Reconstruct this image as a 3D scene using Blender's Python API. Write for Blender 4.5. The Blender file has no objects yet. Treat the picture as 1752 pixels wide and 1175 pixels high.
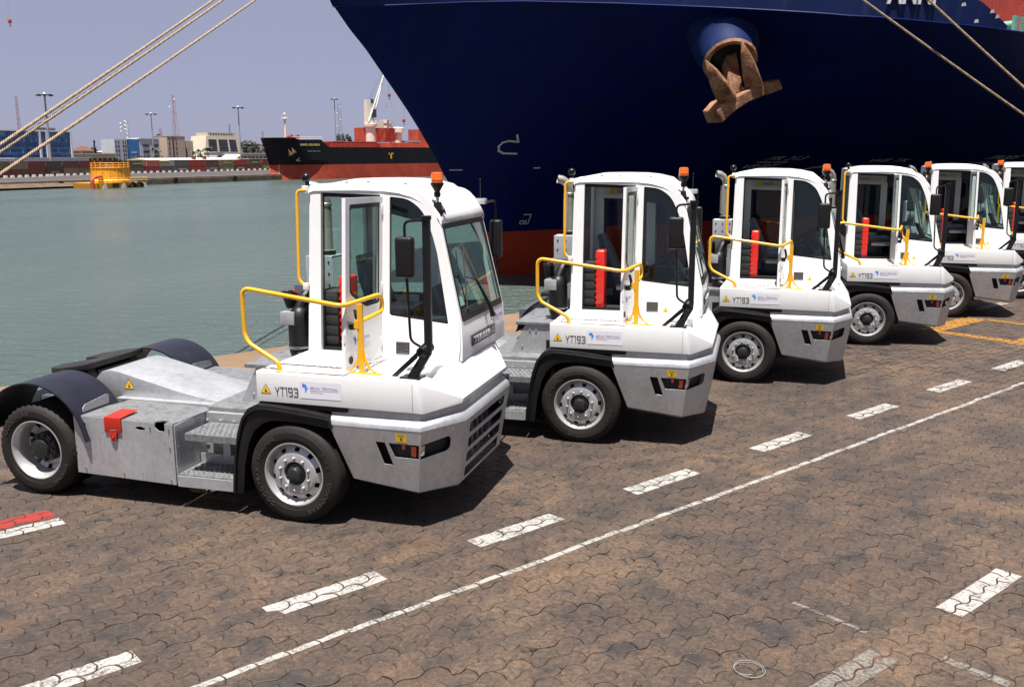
import bpy, bmesh, math, random
import numpy as np
from mathutils import Vector, Matrix
R = math.radians
random.seed(7)
RNG = np.random.default_rng(7)
SC = bpy.context.scene
COL = SC.collection

# ------------------------------------------------------------------ camera, sky, sun, exposure
cam_d = bpy.data.cameras.new('camera'); cam = bpy.data.objects.new('camera', cam_d); COL.objects.link(cam)
cam_d.sensor_width = 36.0; cam_d.lens = 33.43; cam_d.clip_start = 0.1; cam_d.clip_end = 5000
CAM = Vector((4.2414, -7.3870, 3.2935)); _yaw, _pit, _roll = -0.2837, 0.1937, -0.0065
_f = Vector((math.sin(_yaw) * math.cos(_pit), math.cos(_yaw) * math.cos(_pit), -math.sin(_pit)))
_r = Vector((math.cos(_yaw), -math.sin(_yaw), 0)); _u = _r.cross(_f)
_r2 = _r * math.cos(_roll) + _u * math.sin(_roll); _u2 = -_r * math.sin(_roll) + _u * math.cos(_roll)
cam.matrix_world = Matrix(((_r2.x, _u2.x, -_f.x, CAM.x), (_r2.y, _u2.y, -_f.y, CAM.y), (_r2.z, _u2.z, -_f.z, CAM.z), (0, 0, 0, 1)))
SC.camera = cam

SUN_DIR = Vector((0.03, -0.25, 1.0)).normalized()          # towards the sun
W = bpy.data.worlds.new('World'); SC.world = W; W.use_nodes = True
nt = W.node_tree; nt.nodes.clear()
sky_n = nt.nodes.new('ShaderNodeTexSky'); sky_n.sky_type = 'NISHITA'; sky_n.sun_disc = False
sky_n.sun_elevation = math.asin(SUN_DIR.z); sky_n.sun_rotation = R(180) - math.atan2(SUN_DIR.x, -SUN_DIR.y)
sky_n.altitude = 0; sky_n.air_density = 0.5; sky_n.dust_density = 1.0; sky_n.ozone_density = 2.0
tint = nt.nodes.new('ShaderNodeMix'); tint.data_type = 'RGBA'; tint.blend_type = 'MULTIPLY'; tint.inputs[0].default_value = 1.0
tint.inputs[7].default_value = (1.15, 0.95, 0.95, 1)
bg = nt.nodes.new('ShaderNodeBackground'); bg.inputs['Strength'].default_value = 0.05
wo = nt.nodes.new('ShaderNodeOutputWorld')
hz = nt.nodes.new('ShaderNodeBackground'); hz.inputs[0].default_value = (0.156, 0.163, 0.226, 1); hz.inputs[1].default_value = 1.0   # even high haze
mx_ = nt.nodes.new('ShaderNodeMixShader'); mx_.inputs[0].default_value = 0.80
nt.links.new(sky_n.outputs[0], tint.inputs[6]); nt.links.new(tint.outputs[2], bg.inputs[0]); nt.links.new(bg.outputs[0], mx_.inputs[1]); nt.links.new(hz.outputs[0], mx_.inputs[2]); nt.links.new(mx_.outputs[0], wo.inputs[0])
sd = bpy.data.lights.new('sun', 'SUN'); sd.energy = 5.0; sd.angle = R(0.53); sd.color = (1.0, 0.965, 0.905)
sun = bpy.data.objects.new('sun', sd); COL.objects.link(sun)
sun.rotation_euler = (-SUN_DIR).to_track_quat('-Z', 'Y').to_euler(); sun.location = (0, -20, 60)
SC.view_settings.view_transform = 'Standard'; SC.view_settings.look = 'None'
SC.view_settings.exposure = 1.25; SC.view_settings.gamma = 1.0; SC.view_settings.use_curve_mapping = False
SC.render.engine = 'CYCLES'
try:
    SC.cycles.use_denoising = True
    SC.cycles.max_bounces = 8; SC.cycles.transparent_max_bounces = 16
    SC.cycles.sample_clamp_indirect = 6.0
except Exception: pass

# ------------------------------------------------------------------ frames: quay (s, w), far quay (a, d), far ship
QS = Vector((0.5535, 0.8329, 0)); QN = Vector((-0.8329, 0.5535, 0))
def SW(s, w, z=0.0): return QS * s + QN * w + Vector((0, 0, z))
FO = Vector((-156.32, 157.7, 0)); FA = Vector((0.1517, 0.98843, 0)); FD = Vector((-0.98843, 0.1517, 0))
def FW(a, d, z=0.0): return FO + FA * a + FD * d + Vector((0, 0, z))
SO = Vector((-140.4, 241.01, 0)); SX = Vector((0.45248, 0.89178, 0)); SY = Vector((-0.89178, 0.45248, 0))
def SP(x, y, z=0.0): return SO + SX * x + SY * y + Vector((0, 0, z))
WATER_Z = -3.0

# ------------------------------------------------------------------ materials
MATS = {}
ALB = 0.80      # one overall calibration of every base colour to this exposure
def nn(t, ty, **kw):
    n_ = t.nodes.new(ty)
    for k, v in kw.items(): setattr(n_, k, v)
    return n_
def lk(t, a, b): t.links.new(a, b)
def new_mat(name):
    m = bpy.data.materials.new(name); m.use_nodes = True; MATS[name] = m
    return m, m.node_tree, m.node_tree.nodes['Principled BSDF']
def rgba(c): return (c[0], c[1], c[2], 1.0)
def ramp(t, fac, stops):
    r = nn(t, 'ShaderNodeValToRGB')
    el = r.color_ramp.elements
    while len(el) < len(stops): el.new(0.5)
    for e_, (p, c) in zip(el, stops): e_.position = p; e_.color = rgba(c) if len(c) == 3 else c
    lk(t, fac, r.inputs[0]); return r.outputs[0]
def noise(t, scale, detail=4.0, rough=0.55, vec=None, dist=0.0):
    n_ = nn(t, 'ShaderNodeTexNoise'); n_.inputs['Scale'].default_value = scale; n_.inputs['Detail'].default_value = detail
    n_.inputs['Roughness'].default_value = rough; n_.inputs['Distortion'].default_value = dist
    if vec is not None: lk(t, vec, n_.inputs['Vector'])
    return n_.outputs[0]
def mixc(t, fac, a, b, mode='MIX'):
    m = nn(t, 'ShaderNodeMix', data_type='RGBA', blend_type=mode)
    for s_, v in ((m.inputs[0], fac), (m.inputs[6], a), (m.inputs[7], b)):
        if isinstance(v, (int, float)): s_.default_value = v
        elif isinstance(v, tuple): s_.default_value = rgba(v)
        else: lk(t, v, s_)
    return m.outputs[2]
def math_n(t, op, a, b=0.0, c=None):
    m = nn(t, 'ShaderNodeMath', operation=op)
    for i, v in enumerate((a, b) if c is None else (a, b, c)):
        if isinstance(v, (int, float)): m.inputs[i].default_value = v
        else: lk(t, v, m.inputs[i])
    return m.outputs[0]
def bump(t, p, height, strength=0.3, dist=0.01):
    b = nn(t, 'ShaderNodeBump'); b.inputs['Strength'].default_value = strength; b.inputs['Distance'].default_value = dist
    lk(t, height, b.inputs['Height']); lk(t, b.outputs[0], p.inputs['Normal'])
def worldpos(t): return nn(t, 'ShaderNodeNewGeometry').outputs['Position']
def objpos(t): return nn(t, 'ShaderNodeTexCoord').outputs['Object']
def scaled(t, vec, s, rot=0.0):
    m = nn(t, 'ShaderNodeMapping'); m.inputs['Scale'].default_value = s; m.inputs['Rotation'].default_value = (0, 0, rot); lk(t, vec, m.inputs['Vector'])
    return m.outputs[0]
def plain(name, col, rough=0.5, metal=0.0, coat=0.0, var=0.12, scale=6.0, spec=0.5, bmp=0.0, bscale=60.0, dirt=None, world=False):
    m, t, p = new_mat(name)
    vec = worldpos(t) if world else objpos(t)
    nz = noise(t, scale, 5.0, 0.6, vec)
    lo = tuple(c * (1 - var) for c in col); hi = tuple(min(1, c * (1 + var)) for c in col)
    c_ = ramp(t, nz, [(0.3, lo), (0.7, hi)])
    if dirt:
        dn = noise(t, dirt[2], 6.0, 0.7, vec)
        c_ = mixc(t, ramp(t, dn, [(dirt[3], (0, 0, 0)), (dirt[3] + 0.14, (dirt[1],) * 3)]), c_, dirt[0])
    lk(t, mixc(t, 1.0, c_, (ALB, ALB, ALB), 'MULTIPLY'), p.inputs['Base Color'])
    rr = math_n(t, 'MULTIPLY_ADD', nz, 0.25, rough - 0.12); lk(t, rr, p.inputs['Roughness'])
    p.inputs['Metallic'].default_value = metal; p.inputs['Coat Weight'].default_value = coat
    p.inputs['Coat Roughness'].default_value = 0.08; p.inputs['Specular IOR Level'].default_value = spec
    if bmp: bump(t, p, noise(t, bscale, 4.0, 0.6, vec), bmp, 0.01)
    return m
plain('white_paint', (0.80, 0.80, 0.79), 0.35, coat=0.4, var=0.02, dirt=((0.55, 0.52, 0.47), 0.22, 2.2, 0.66))
plain('white_speckled', (0.50, 0.49, 0.46), 0.5, var=0.2, scale=70, dirt=((0.25, 0.22, 0.19), 0.5, 25, 0.55))
plain('black_plastic', (0.009, 0.008, 0.008), 0.45, spec=0.3, var=0.2, bmp=0.15, bscale=150)
plain('black_gloss', (0.006, 0.006, 0.006), 0.30, var=0.1, spec=0.3)
plain('fender_navy', (0.009, 0.009, 0.017), 0.40, var=0.15, coat=0.1, dirt=((0.05, 0.045, 0.05), 0.25, 5, 0.6))
plain('dark_steel', (0.020, 0.019, 0.018), 0.55, metal=0.3, var=0.4, dirt=((0.10, 0.075, 0.05), 0.5, 9, 0.55), bmp=0.2)
plain('yellow_paint', (0.83, 0.42, 0.012), 0.33, coat=0.3, var=0.04, dirt=((0.45, 0.22, 0.03), 0.3, 14, 0.66))
plain('red_case', (0.72, 0.022, 0.012), 0.32, coat=0.3, var=0.08)
plain('red_paint', (0.46, 0.020, 0.008), 0.42, var=0.12)
plain('wheel_silver', (0.52, 0.52, 0.52), 0.38, metal=0.55, var=0.06, dirt=((0.16, 0.13, 0.10), 0.45, 18, 0.58))
plain('hub_dark', (0.018, 0.018, 0.02), 0.4, var=0.3)
plain('interior_dark', (0.014, 0.014, 0.015), 0.7, var=0.25)
plain('interior_grey', (0.22, 0.22, 0.22), 0.5, var=0.1)
plain('seat_fabric', (0.045, 0.055, 0.085), 0.45, var=0.5, scale=9, coat=0.3)
plain('label_yellow', (0.85, 0.55, 0.02), 0.45, var=0.02)
plain('print_black', (0.02, 0.02, 0.02), 0.5, var=0.02)
plain('print_grey', (0.13, 0.12, 0.12), 0.5, var=0.02)
plain('print_blue', (0.33, 0.35, 0.62), 0.5, var=0.02)
plain('print_red', (0.74, 0.42, 0.50), 0.5, var=0.02)
plain('print_silver', (0.62, 0.63, 0.64), 0.35, metal=0.3, var=0.03)
plain('sticker_lilac', (0.76, 0.755, 0.80), 0.4, var=0.01)
plain('paper', (0.62, 0.72, 0.74), 0.7, var=0.04)
plain('tyre_print', (0.030, 0.026, 0.024), 0.7, var=0.1)
plain('galv_dark', (0.13, 0.145, 0.17), 0.45, metal=0.5, var=0.2, scale=20)
plain('chrome', (0.6, 0.6, 0.6), 0.15, metal=1.0, var=0.03)
plain('stack_steel', (0.42, 0.40, 0.36), 0.42, metal=0.55, var=0.12)
def m_africa():
    m, t, p = new_mat('africa_blue')
    sep = nn(t, 'ShaderNodeSeparateXYZ'); lk(t, objpos(t), sep.inputs[0])
    lk(t, mixc(t, 1.0, ramp(t, noise(t, 9, 2, 0.5, objpos(t)), [(0.35, (0.03, 0.12, 0.62)), (0.65, (0.06, 0.36, 0.85))]), (ALB, ALB, ALB), 'MULTIPLY'), p.inputs['Base Color'])
m_africa()
def m_galv():
    m, t, p = new_mat('galvanised')
    v = objpos(t)
    vo = nn(t, 'ShaderNodeTexVoronoi'); vo.inputs['Scale'].default_value = 26; lk(t, v, vo.inputs['Vector'])
    big = noise(t, 3.0, 6, 0.65, v); st = noise(t, 5.0, 4, 0.6, scaled(t, v, (6, 6, 0.7)))
    c = ramp(t, big, [(0.25, (0.40, 0.445, 0.50)), (0.55, (0.455, 0.50, 0.555)), (0.8, (0.52, 0.56, 0.61))])
    c = mixc(t, 0.10, c, vo.outputs['Color'], 'OVERLAY')
    c = mixc(t, ramp(t, st, [(0.55, (0, 0, 0)), (0.78, (0.30, 0.30, 0.30))]), c, (0.21, 0.215, 0.225))
    hs = nn(t, 'ShaderNodeHueSaturation'); hs.inputs['Saturation'].default_value = 0.22; lk(t, c, hs.inputs['Color'])
    lk(t, mixc(t, 1.0, hs.outputs[0], (ALB, ALB, ALB), 'MULTIPLY'), p.inputs['Base Color']); p.inputs['Metallic'].default_value = 0.58
    lk(t, math_n(t, 'MULTIPLY_ADD', big, 0.25, 0.30), p.inputs['Roughness'])
    bump(t, p, noise(t, 40, 3, 0.5, v), 0.10, 0.004)
m_galv()
def m_deck():
    m, t, p = new_mat('tread_plate')
    v = objpos(t)
    d = noise(t, 8, 7, 0.75, v); d2 = noise(t, 45, 4, 0.7, v)
    c = ramp(t, d, [(0.35, (0.27, 0.28, 0.295)), (0.52, (0.235, 0.24, 0.245)), (0.68, (0.13, 0.115, 0.10))])
    c = mixc(t, ramp(t, d2, [(0.55, (0, 0, 0)), (0.62, (0.55, 0.55, 0.55))]), c, (0.06, 0.055, 0.05))
    lk(t, mixc(t, 1.0, c, (ALB, ALB, ALB), 'MULTIPLY'), p.inputs['Base Color']); p.inputs['Metallic'].default_value = 0.4; p.inputs['Roughness'].default_value = 0.5
    bump(t, p, d2, 0.3, 0.006)
m_deck()
def m_rubber():
    m, t, p = new_mat('tyre_rubber')
    v = objpos(t)
    c = ramp(t, noise(t, 7, 6, 0.65, v), [(0.3, (0.010, 0.008, 0.0075)), (0.6, (0.016, 0.0125, 0.011)), (0.8, (0.034, 0.025, 0.020))])
    lk(t, mixc(t, 1.0, c, (ALB, ALB, ALB), 'MULTIPLY'), p.inputs['Base Color']); p.inputs['Roughness'].default_value = 0.72; p.inputs['Specular IOR Level'].default_value = 0.3
    bump(t, p, noise(t, 90, 3, 0.6, v), 0.15, 0.004)
m_rubber()
def m_glass(name, tintc, fac=0.9):
    m, t, p = new_mat(name); t.nodes.remove(p)
    o = t.nodes['Material Output']
    tr = nn(t, 'ShaderNodeBsdfTransparent'); tr.inputs[0].default_value = rgba(tintc)
    gl = nn(t, 'ShaderNodeBsdfGlossy'); gl.inputs['Roughness'].default_value = 0.02; gl.inputs[0].default_value = (1, 1, 1, 1)
    lw = nn(t, 'ShaderNodeLayerWeight'); lw.inputs[0].default_value = 0.5
    fr = math_n(t, 'MULTIPLY_ADD', math_n(t, 'POWER', lw.outputs['Facing'], 5.0), 0.55, 0.025)     # reflectance of one pane face
    mx = nn(t, 'ShaderNodeMixShader'); lk(t, fr, mx.inputs[0]); lk(t, tr.outputs[0], mx.inputs[1]); lk(t, gl.outputs[0], mx.inputs[2])
    lk(t, mx.outputs[0], o.inputs[0])
m_glass('cab_glass', (0.84, 0.93, 0.905)); m_glass('lamp_glass', (0.9, 0.9, 0.92))
def m_amber(name, col, ior=1.45):
    m, t, p = new_mat(name)
    p.inputs['Base Color'].default_value = rgba(col); p.inputs['Roughness'].default_value = 0.15
    p.inputs['Transmission Weight'].default_value = 0.35; p.inputs['Coat Weight'].default_value = 0.6
    v = objpos(t); wv = nn(t, 'ShaderNodeTexWave'); wv.bands_direction = 'Z'; wv.inputs['Scale'].default_value = 22; lk(t, v, wv.inputs['Vector'])
    bump(t, p, wv.outputs[1], 0.5, 0.004)
m_amber('beacon_amber', (0.92, 0.16, 0.008)); m_amber('lamp_orange', (0.85, 0.10, 0.01))
def ground_colour(t, pos, tone=None):
    big = noise(t, 0.55, 5, 0.6, pos); med = noise(t, 2.6, 6, 0.65, pos); fine = noise(t, 24, 5, 0.7, pos); tiny = noise(t, 130, 3, 0.7, pos)
    c = ramp(t, big, [(0.30, (0.046, 0.0315, 0.0240)), (0.50, (0.070, 0.0470, 0.0335)), (0.70, (0.112, 0.0740, 0.0470))])
    if tone is not None:
        c = mixc(t, 1.0, c, ramp(t, tone, [(0.0, (0.80, 0.80, 0.82)), (0.5, (1.0, 0.98, 0.96)), (1.0, (1.20, 1.14, 1.08))]), 'MULTIPLY')
    c = mixc(t, 1.0, c, ramp(t, fine, [(0.32, (0.42, 0.43, 0.46)), (0.68, (1.52, 1.46, 1.38))]), 'MULTIPLY')
    c = mixc(t, 1.0, c, ramp(t, tiny, [(0.32, (0.48, 0.48, 0.48)), (0.68, (1.52, 1.52, 1.52))]), 'MULTIPLY')
    c = mixc(t, ramp(t, med, [(0.50, (0, 0, 0)), (0.68, (0.85, 0.85, 0.85))]), c, (0.022, 0.0185, 0.0180))            # oil and tyre grime
    trk = noise(t, 1.0, 3, 0.55, scaled(t, scaled(t, pos, (1, 1, 1), -math.atan2(QS.y, QS.x)), (0.16, 2.3, 1)))
    c = mixc(t, ramp(t, trk, [(0.54, (0, 0, 0)), (0.68, (0.55, 0.55, 0.55))]), c, (0.024, 0.020, 0.019))            # tyre tracks along the quay
    drip = noise(t, 6.5, 3, 0.5, pos, 0.6)
    c = mixc(t, ramp(t, drip, [(0.665, (0, 0, 0)), (0.70, (0.85, 0.85, 0.85))]), c, (0.010, 0.0095, 0.010))            # dark spots
    rust = noise(t, 1.15, 5, 0.6, pos, 0.4)
    c = mixc(t, ramp(t, rust, [(0.60, (0, 0, 0)), (0.76, (0.50, 0.50, 0.50))]), c, (0.14, 0.066, 0.026))               # ochre dust
    chips = noise(t, 55, 2, 0.5, pos)
    c = mixc(t, ramp(t, chips, [(0.715, (0, 0, 0)), (0.735, (0.7, 0.7, 0.7))]), c, (0.24, 0.20, 0.16))
    return c, fine, tiny, med
def m_paver():
    m, t, p = new_mat('paver_concrete')
    pos = worldpos(t)
    at_ = nn(t, 'ShaderNodeAttribute', attribute_name='tone'); oi = nn(t, 'ShaderNodeObjectInfo')
    tone = math_n(t, 'FRACT', math_n(t, 'ADD', at_.outputs['Fac'], oi.outputs['Random']))
    c, fine, tiny, med = ground_colour(t, pos, tone)
    lk(t, mixc(t, 1.0, c, (ALB, ALB, ALB), 'MULTIPLY'), p.inputs['Base Color'])
    lk(t, ramp(t, med, [(0.45, (0.82,) * 3), (0.7, (0.52,) * 3)]), p.inputs['Roughness'])
    bump(t, p, math_n(t, 'ADD', fine, math_n(t, 'MULTIPLY', tiny, 0.5)), 0.75, 0.010)
m_paver()
def m_bed():
    m, t, p = new_mat('joint_bed')
    pos = worldpos(t)
    sep = nn(t, 'ShaderNodeSeparateXYZ'); lk(t, pos, sep.inputs[0])
    s = math_n(t, 'ADD', math_n(t, 'MULTIPLY', sep.outputs[0], 0.5535), math_n(t, 'MULTIPLY', sep.outputs[1], 0.8329))
    n1 = noise(t, 3.0, 5, 0.6, pos)
    joint = ramp(t, n1, [(0.30, (0.013, 0.009, 0.007)), (0.46, (0.032, 0.021, 0.015)), (0.62, (0.080, 0.050, 0.031))])
    c, fine, tiny, med = ground_colour(t, pos, noise(t, 9, 1, 0.5, pos))
    c = mixc(t, 1.0, c, (0.86, 0.85, 0.84), 'MULTIPLY')
    far = math_n(t, 'GREATER_THAN', s, 25.95)
    lk(t, mixc(t, 1.0, mixc(t, far, joint, c), (ALB, ALB, ALB), 'MULTIPLY'), p.inputs['Base Color']); p.inputs['Roughness'].default_value = 0.9
    bump(t, p, fine, 0.4, 0.01)
m_bed()
def m_paint(name, col, worn):
    m, t, p = new_mat(name)
    pos = worldpos(t)
    c, fine, tiny, med = ground_colour(t, pos, None)
    wear = math_n(t, 'ADD', math_n(t, 'MULTIPLY', noise(t, 38, 5, 0.75, pos), 0.65), math_n(t, 'MULTIPLY', noise(t, 5, 4, 0.6, pos), 0.35))
    f = ramp(t, wear, [(worn - 0.05, (1, 1, 1)), (worn + 0.05, (0.12, 0.12, 0.12))])
    cl = ramp(t, noise(t, 12, 4, 0.6, pos), [(0.3, tuple(x * 0.85 for x in col)), (0.7, col)])
    lk(t, mixc(t, 1.0, mixc(t, f, c, cl), (ALB, ALB, ALB), 'MULTIPLY'), p.inputs['Base Color']); p.inputs['Roughness'].default_value = 0.75
    bump(t, p, fine, 0.3, 0.006)
m_paint('road_white', (0.36, 0.345, 0.325), 0.545); m_paint('road_white_faded', (0.20, 0.185, 0.165), 0.50)
m_paint('road_white_thin', (0.34, 0.325, 0.30), 0.535); m_paint('road_red', (0.27, 0.016, 0.009), 0.60); m_paint('road_yellow', (0.30, 0.135, 0.010), 0.62)
def m_coping():
    m, t, p = new_mat('coping_concrete')
    pos = worldpos(t)
    c = ramp(t, noise(t, 1.2, 6, 0.65, pos), [(0.3, (0.15, 0.094, 0.053)), (0.6, (0.19, 0.118, 0.066)), (0.8, (0.22, 0.142, 0.083))])
    c = mixc(t, ramp(t, noise(t, 14, 4, 0.7, pos), [(0.6, (0, 0, 0)), (0.75, (0.5, 0.5, 0.5))]), c, (0.07, 0.05, 0.036))
    lk(t, mixc(t, 1.0, c, (ALB, ALB, ALB), 'MULTIPLY'), p.inputs['Base Color']); p.inputs['Roughness'].default_value = 0.9
    bump(t, p, noise(t, 30, 5, 0.7, pos), 0.4, 0.01)
m_coping()
def m_water():
    m, t, p = new_mat('harbour_water')
    pos = worldpos(t)
    ang = math.atan2(QS.y, QS.x)
    v1 = scaled(t, pos, (0.55, 1.5, 1), R(-22)); v2 = scaled(t, pos, (1.6, 4.6, 1), R(-38)); v3 = scaled(t, pos, (0.05, 0.025, 1), R(15))
    big = noise(t, 1.0, 4, 0.6, v3)
    c = ramp(t, big, [(0.3, (0.056, 0.082, 0.072)), (0.7, (0.078, 0.106, 0.092))])
    lk(t, mixc(t, 1.0, c, (ALB, ALB, ALB), 'MULTIPLY'), p.inputs['Base Color']); lk(t, ramp(t, noise(t, 1.0, 3, 0.6, scaled(t, pos, (0.035, 0.012, 1), R(30))), [(0.38, (0.20,) * 3), (0.62, (0.30,) * 3)]), p.inputs['Roughness']); p.inputs['IOR'].default_value = 1.33
    h = math_n(t, 'ADD', math_n(t, 'MULTIPLY', noise(t, 1.0, 5, 0.6, v1), 1.0), math_n(t, 'MULTIPLY', noise(t, 1.0, 4, 0.6, v2), 0.45))
    bump(t, p, h, 1.0, 0.42)
m_water()
def m_hull(name, col, rough, streak, scol):
    m, t, p = new_mat(name)
    pos = worldpos(t)
    st = noise(t, 1.0, 5, 0.65, scaled(t, pos, (1.6, 1.6, 0.10)))
    bl = noise(t, 0.22, 5, 0.6, pos)
    c = ramp(t, bl, [(0.3, tuple(x * 0.8 for x in col)), (0.7, tuple(x * 1.2 for x in col))])
    c = mixc(t, ramp(t, st, [(0.56, (0, 0, 0)), (0.74, (streak,) * 3)]), c, scol)
    lk(t, mixc(t, 1.0, c, (ALB, ALB, ALB), 'MULTIPLY'), p.inputs['Base Color'])
    lk(t, math_n(t, 'MULTIPLY_ADD', bl, 0.3, rough - 0.15), p.inputs['Roughness'])
    p.inputs['Specular IOR Level'].default_value = 0.13
    br = nn(t, 'ShaderNodeTexBrick'); br.inputs['Scale'].default_value = 1.0; br.inputs['Mortar Size'].default_value = 0.012; br.inputs['Mortar Smooth'].default_value = 0.6
    br.inputs['Brick Width'].default_value = 7.5; br.inputs['Row Height'].default_value = 2.3; br.offset = 0.4
    sp_ = nn(t, 'ShaderNodeSeparateXYZ'); lk(t, pos, sp_.inputs[0]); cb = nn(t, 'ShaderNodeCombineXYZ')
    lk(t, math_n(t, 'ADD', math_n(t, 'MULTIPLY', sp_.outputs[0], 0.5535), math_n(t, 'MULTIPLY', sp_.outputs[1], 0.8329)), cb.inputs[0]); lk(t, sp_.outputs[2], cb.inputs[1]); lk(t, cb.outputs[0], br.inputs['Vector'])
    hgt = math_n(t, 'ADD', noise(t, 0.9, 3, 0.5, scaled(t, pos, (1, 1, 0.7))), math_n(t, 'MULTIPLY', br.outputs['Fac'], 0.25))
    bump(t, p, hgt, 0.22, 0.1)
m_hull('hull_blue', (0.0010, 0.0058, 0.085), 0.55, 0.75, (0.010, 0.017, 0.022))
m_hull('hull_red', (0.40, 0.042, 0.015), 0.6, 0.3, (0.16, 0.03, 0.02))
m_hull('bolster_blue', (0.006, 0.017, 0.080), 0.65, 0.5, (0.04, 0.05, 0.12))
m_hull('ship_black', (0.010, 0.010, 0.013), 0.65, 0.2, (0.03, 0.022, 0.02))
m_hull('ship_red', (0.40, 0.062, 0.036), 0.7, 0.45, (0.45, 0.17, 0.13))
def m_rust():
    m, t, p = new_mat('rust_steel'); pos = worldpos(t)
    c = ramp(t, noise(t, 2.2, 7, 0.75, pos), [(0.36, (0.10, 0.036, 0.013)), (0.47, (0.25, 0.105, 0.040)), (0.56, (0.30, 0.155, 0.080)), (0.66, (0.36, 0.25, 0.165))])
    c = mixc(t, ramp(t, noise(t, 7, 5, 0.7, pos), [(0.55, (0, 0, 0)), (0.68, (0.8, 0.8, 0.8))]), c, (0.115, 0.040, 0.012))
    c = mixc(t, ramp(t, noise(t, 16, 3, 0.6, pos), [(0.62, (0, 0, 0)), (0.70, (0.7, 0.7, 0.7))]), c, (0.035, 0.018, 0.012))
    lk(t, mixc(t, 1.0, c, (ALB, ALB, ALB), 'MULTIPLY'), p.inputs['Base Color']); p.inputs['Roughness'].default_value = 0.85; bump(t, p, noise(t, 6, 6, 0.7, pos), 0.6, 0.06)
m_rust()
plain('ship_deck_red', (0.42, 0.065, 0.030), 0.65, var=0.25, scale=0.6, world=True)
plain('ship_white', (0.74, 0.70, 0.60), 0.55, var=0.1, scale=0.8, dirt=((0.45, 0.25, 0.10), 0.5, 0.5, 0.6), world=True)
plain('hull_mark', (0.58, 0.57, 0.50), 0.6, var=0.15, scale=5, world=True)
plain('rope_fibre', (0.30, 0.215, 0.135), 0.85, var=0.3, scale=14, world=True, bmp=0.5, bscale=60)
plain('barge_yellow', (0.80, 0.36, 0.02), 0.5, var=0.15, scale=0.7, dirt=((0.40, 0.12, 0.03), 0.5, 0.6, 0.6), world=True)
plain('far_concrete', (0.26, 0.19, 0.13), 0.9, var=0.35, scale=0.35, dirt=((0.10, 0.06, 0.04), 0.6, 0.3, 0.55), world=True)
plain('far_asphalt', (0.055, 0.046, 0.045), 0.9, var=0.15, scale=0.3, world=True)
plain('cream_wall', (0.56, 0.48, 0.38), 0.8, var=0.08, scale=0.3, world=True)
plain('tan_wall', (0.52, 0.40, 0.31), 0.8, var=0.07, scale=0.3, world=True)
plain('yellow_wall', (0.62, 0.50, 0.28), 0.8, var=0.08, scale=0.3, world=True)
plain('pale_wall', (0.52, 0.54, 0.58), 0.7, var=0.06, scale=0.3, world=True)
plain('white_wall', (0.72, 0.72, 0.72), 0.6, var=0.04, scale=0.3, world=True)
plain('sign_blue', (0.045, 0.20, 0.46), 0.4, var=0.08, scale=0.3, world=True)
plain('glass_blue', (0.045, 0.115, 0.29), 0.22, var=0.5, scale=0.45, world=True)
plain('glass_blue_pale', (0.14, 0.26, 0.42), 0.25, var=0.4, scale=0.5, world=True)
plain('glass_dark', (0.028, 0.028, 0.038), 0.25, var=0.5, scale=0.5, world=True)
plain('window_dark', (0.05, 0.055, 0.06), 0.3, var=0.3, scale=0.5, world=True)
plain('roof_red', (0.15, 0.055, 0.035), 0.85, var=0.2, scale=0.4, world=True)
plain('mast_grey', (0.36, 0.37, 0.38), 0.5, metal=0.3, var=0.1, scale=0.5, world=True)
plain('lattice_red', (0.42, 0.20, 0.17), 0.6, var=0.3, scale=0.4, world=True)
plain('leaf_green', (0.060, 0.076, 0.036), 0.75, var=0.5, scale=0.8, world=True)
plain('leaf_dark', (0.056, 0.062, 0.046), 0.8, var=0.5, scale=0.8, world=True)
plain('leaf_grey', (0.085, 0.090, 0.068), 0.8, var=0.4, scale=0.8, world=True)
plain('bark', (0.10, 0.075, 0.055), 0.9, var=0.2, scale=2, world=True)
plain('block_white', (0.50, 0.47, 0.43), 0.8, var=0.05, scale=0.5, world=True)
plain('stone_tan', (0.24, 0.16, 0.09), 0.9, var=0.2, scale=20)
plain('wire_white', (0.26, 0.25, 0.235), 0.5, var=0.1)
CONT = {}
for nm, c in dict(moss=(0.17, 0.17, 0.075), beige=(0.33, 0.22, 0.12), rust=(0.24, 0.055, 0.028), green=(0.085, 0.095, 0.040), umber=(0.19, 0.065, 0.035),
                  crimson=(0.28, 0.050, 0.045), salmon=(0.45, 0.105, 0.070), grey=(0.125, 0.115, 0.11), olive=(0.21, 0.19, 0.085), brown=(0.13, 0.060, 0.042),
                  red=(0.36, 0.045, 0.022), maroon=(0.20, 0.035, 0.040)).items():
    CONT[nm] = plain('container_' + nm, c, 0.65, var=0.18, scale=0.5, dirt=((0.10, 0.06, 0.045), 0.4, 0.45, 0.58), world=True)
plain('letter_pale', (0.52, 0.44, 0.16), 0.7, var=0.1, world=True)

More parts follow.
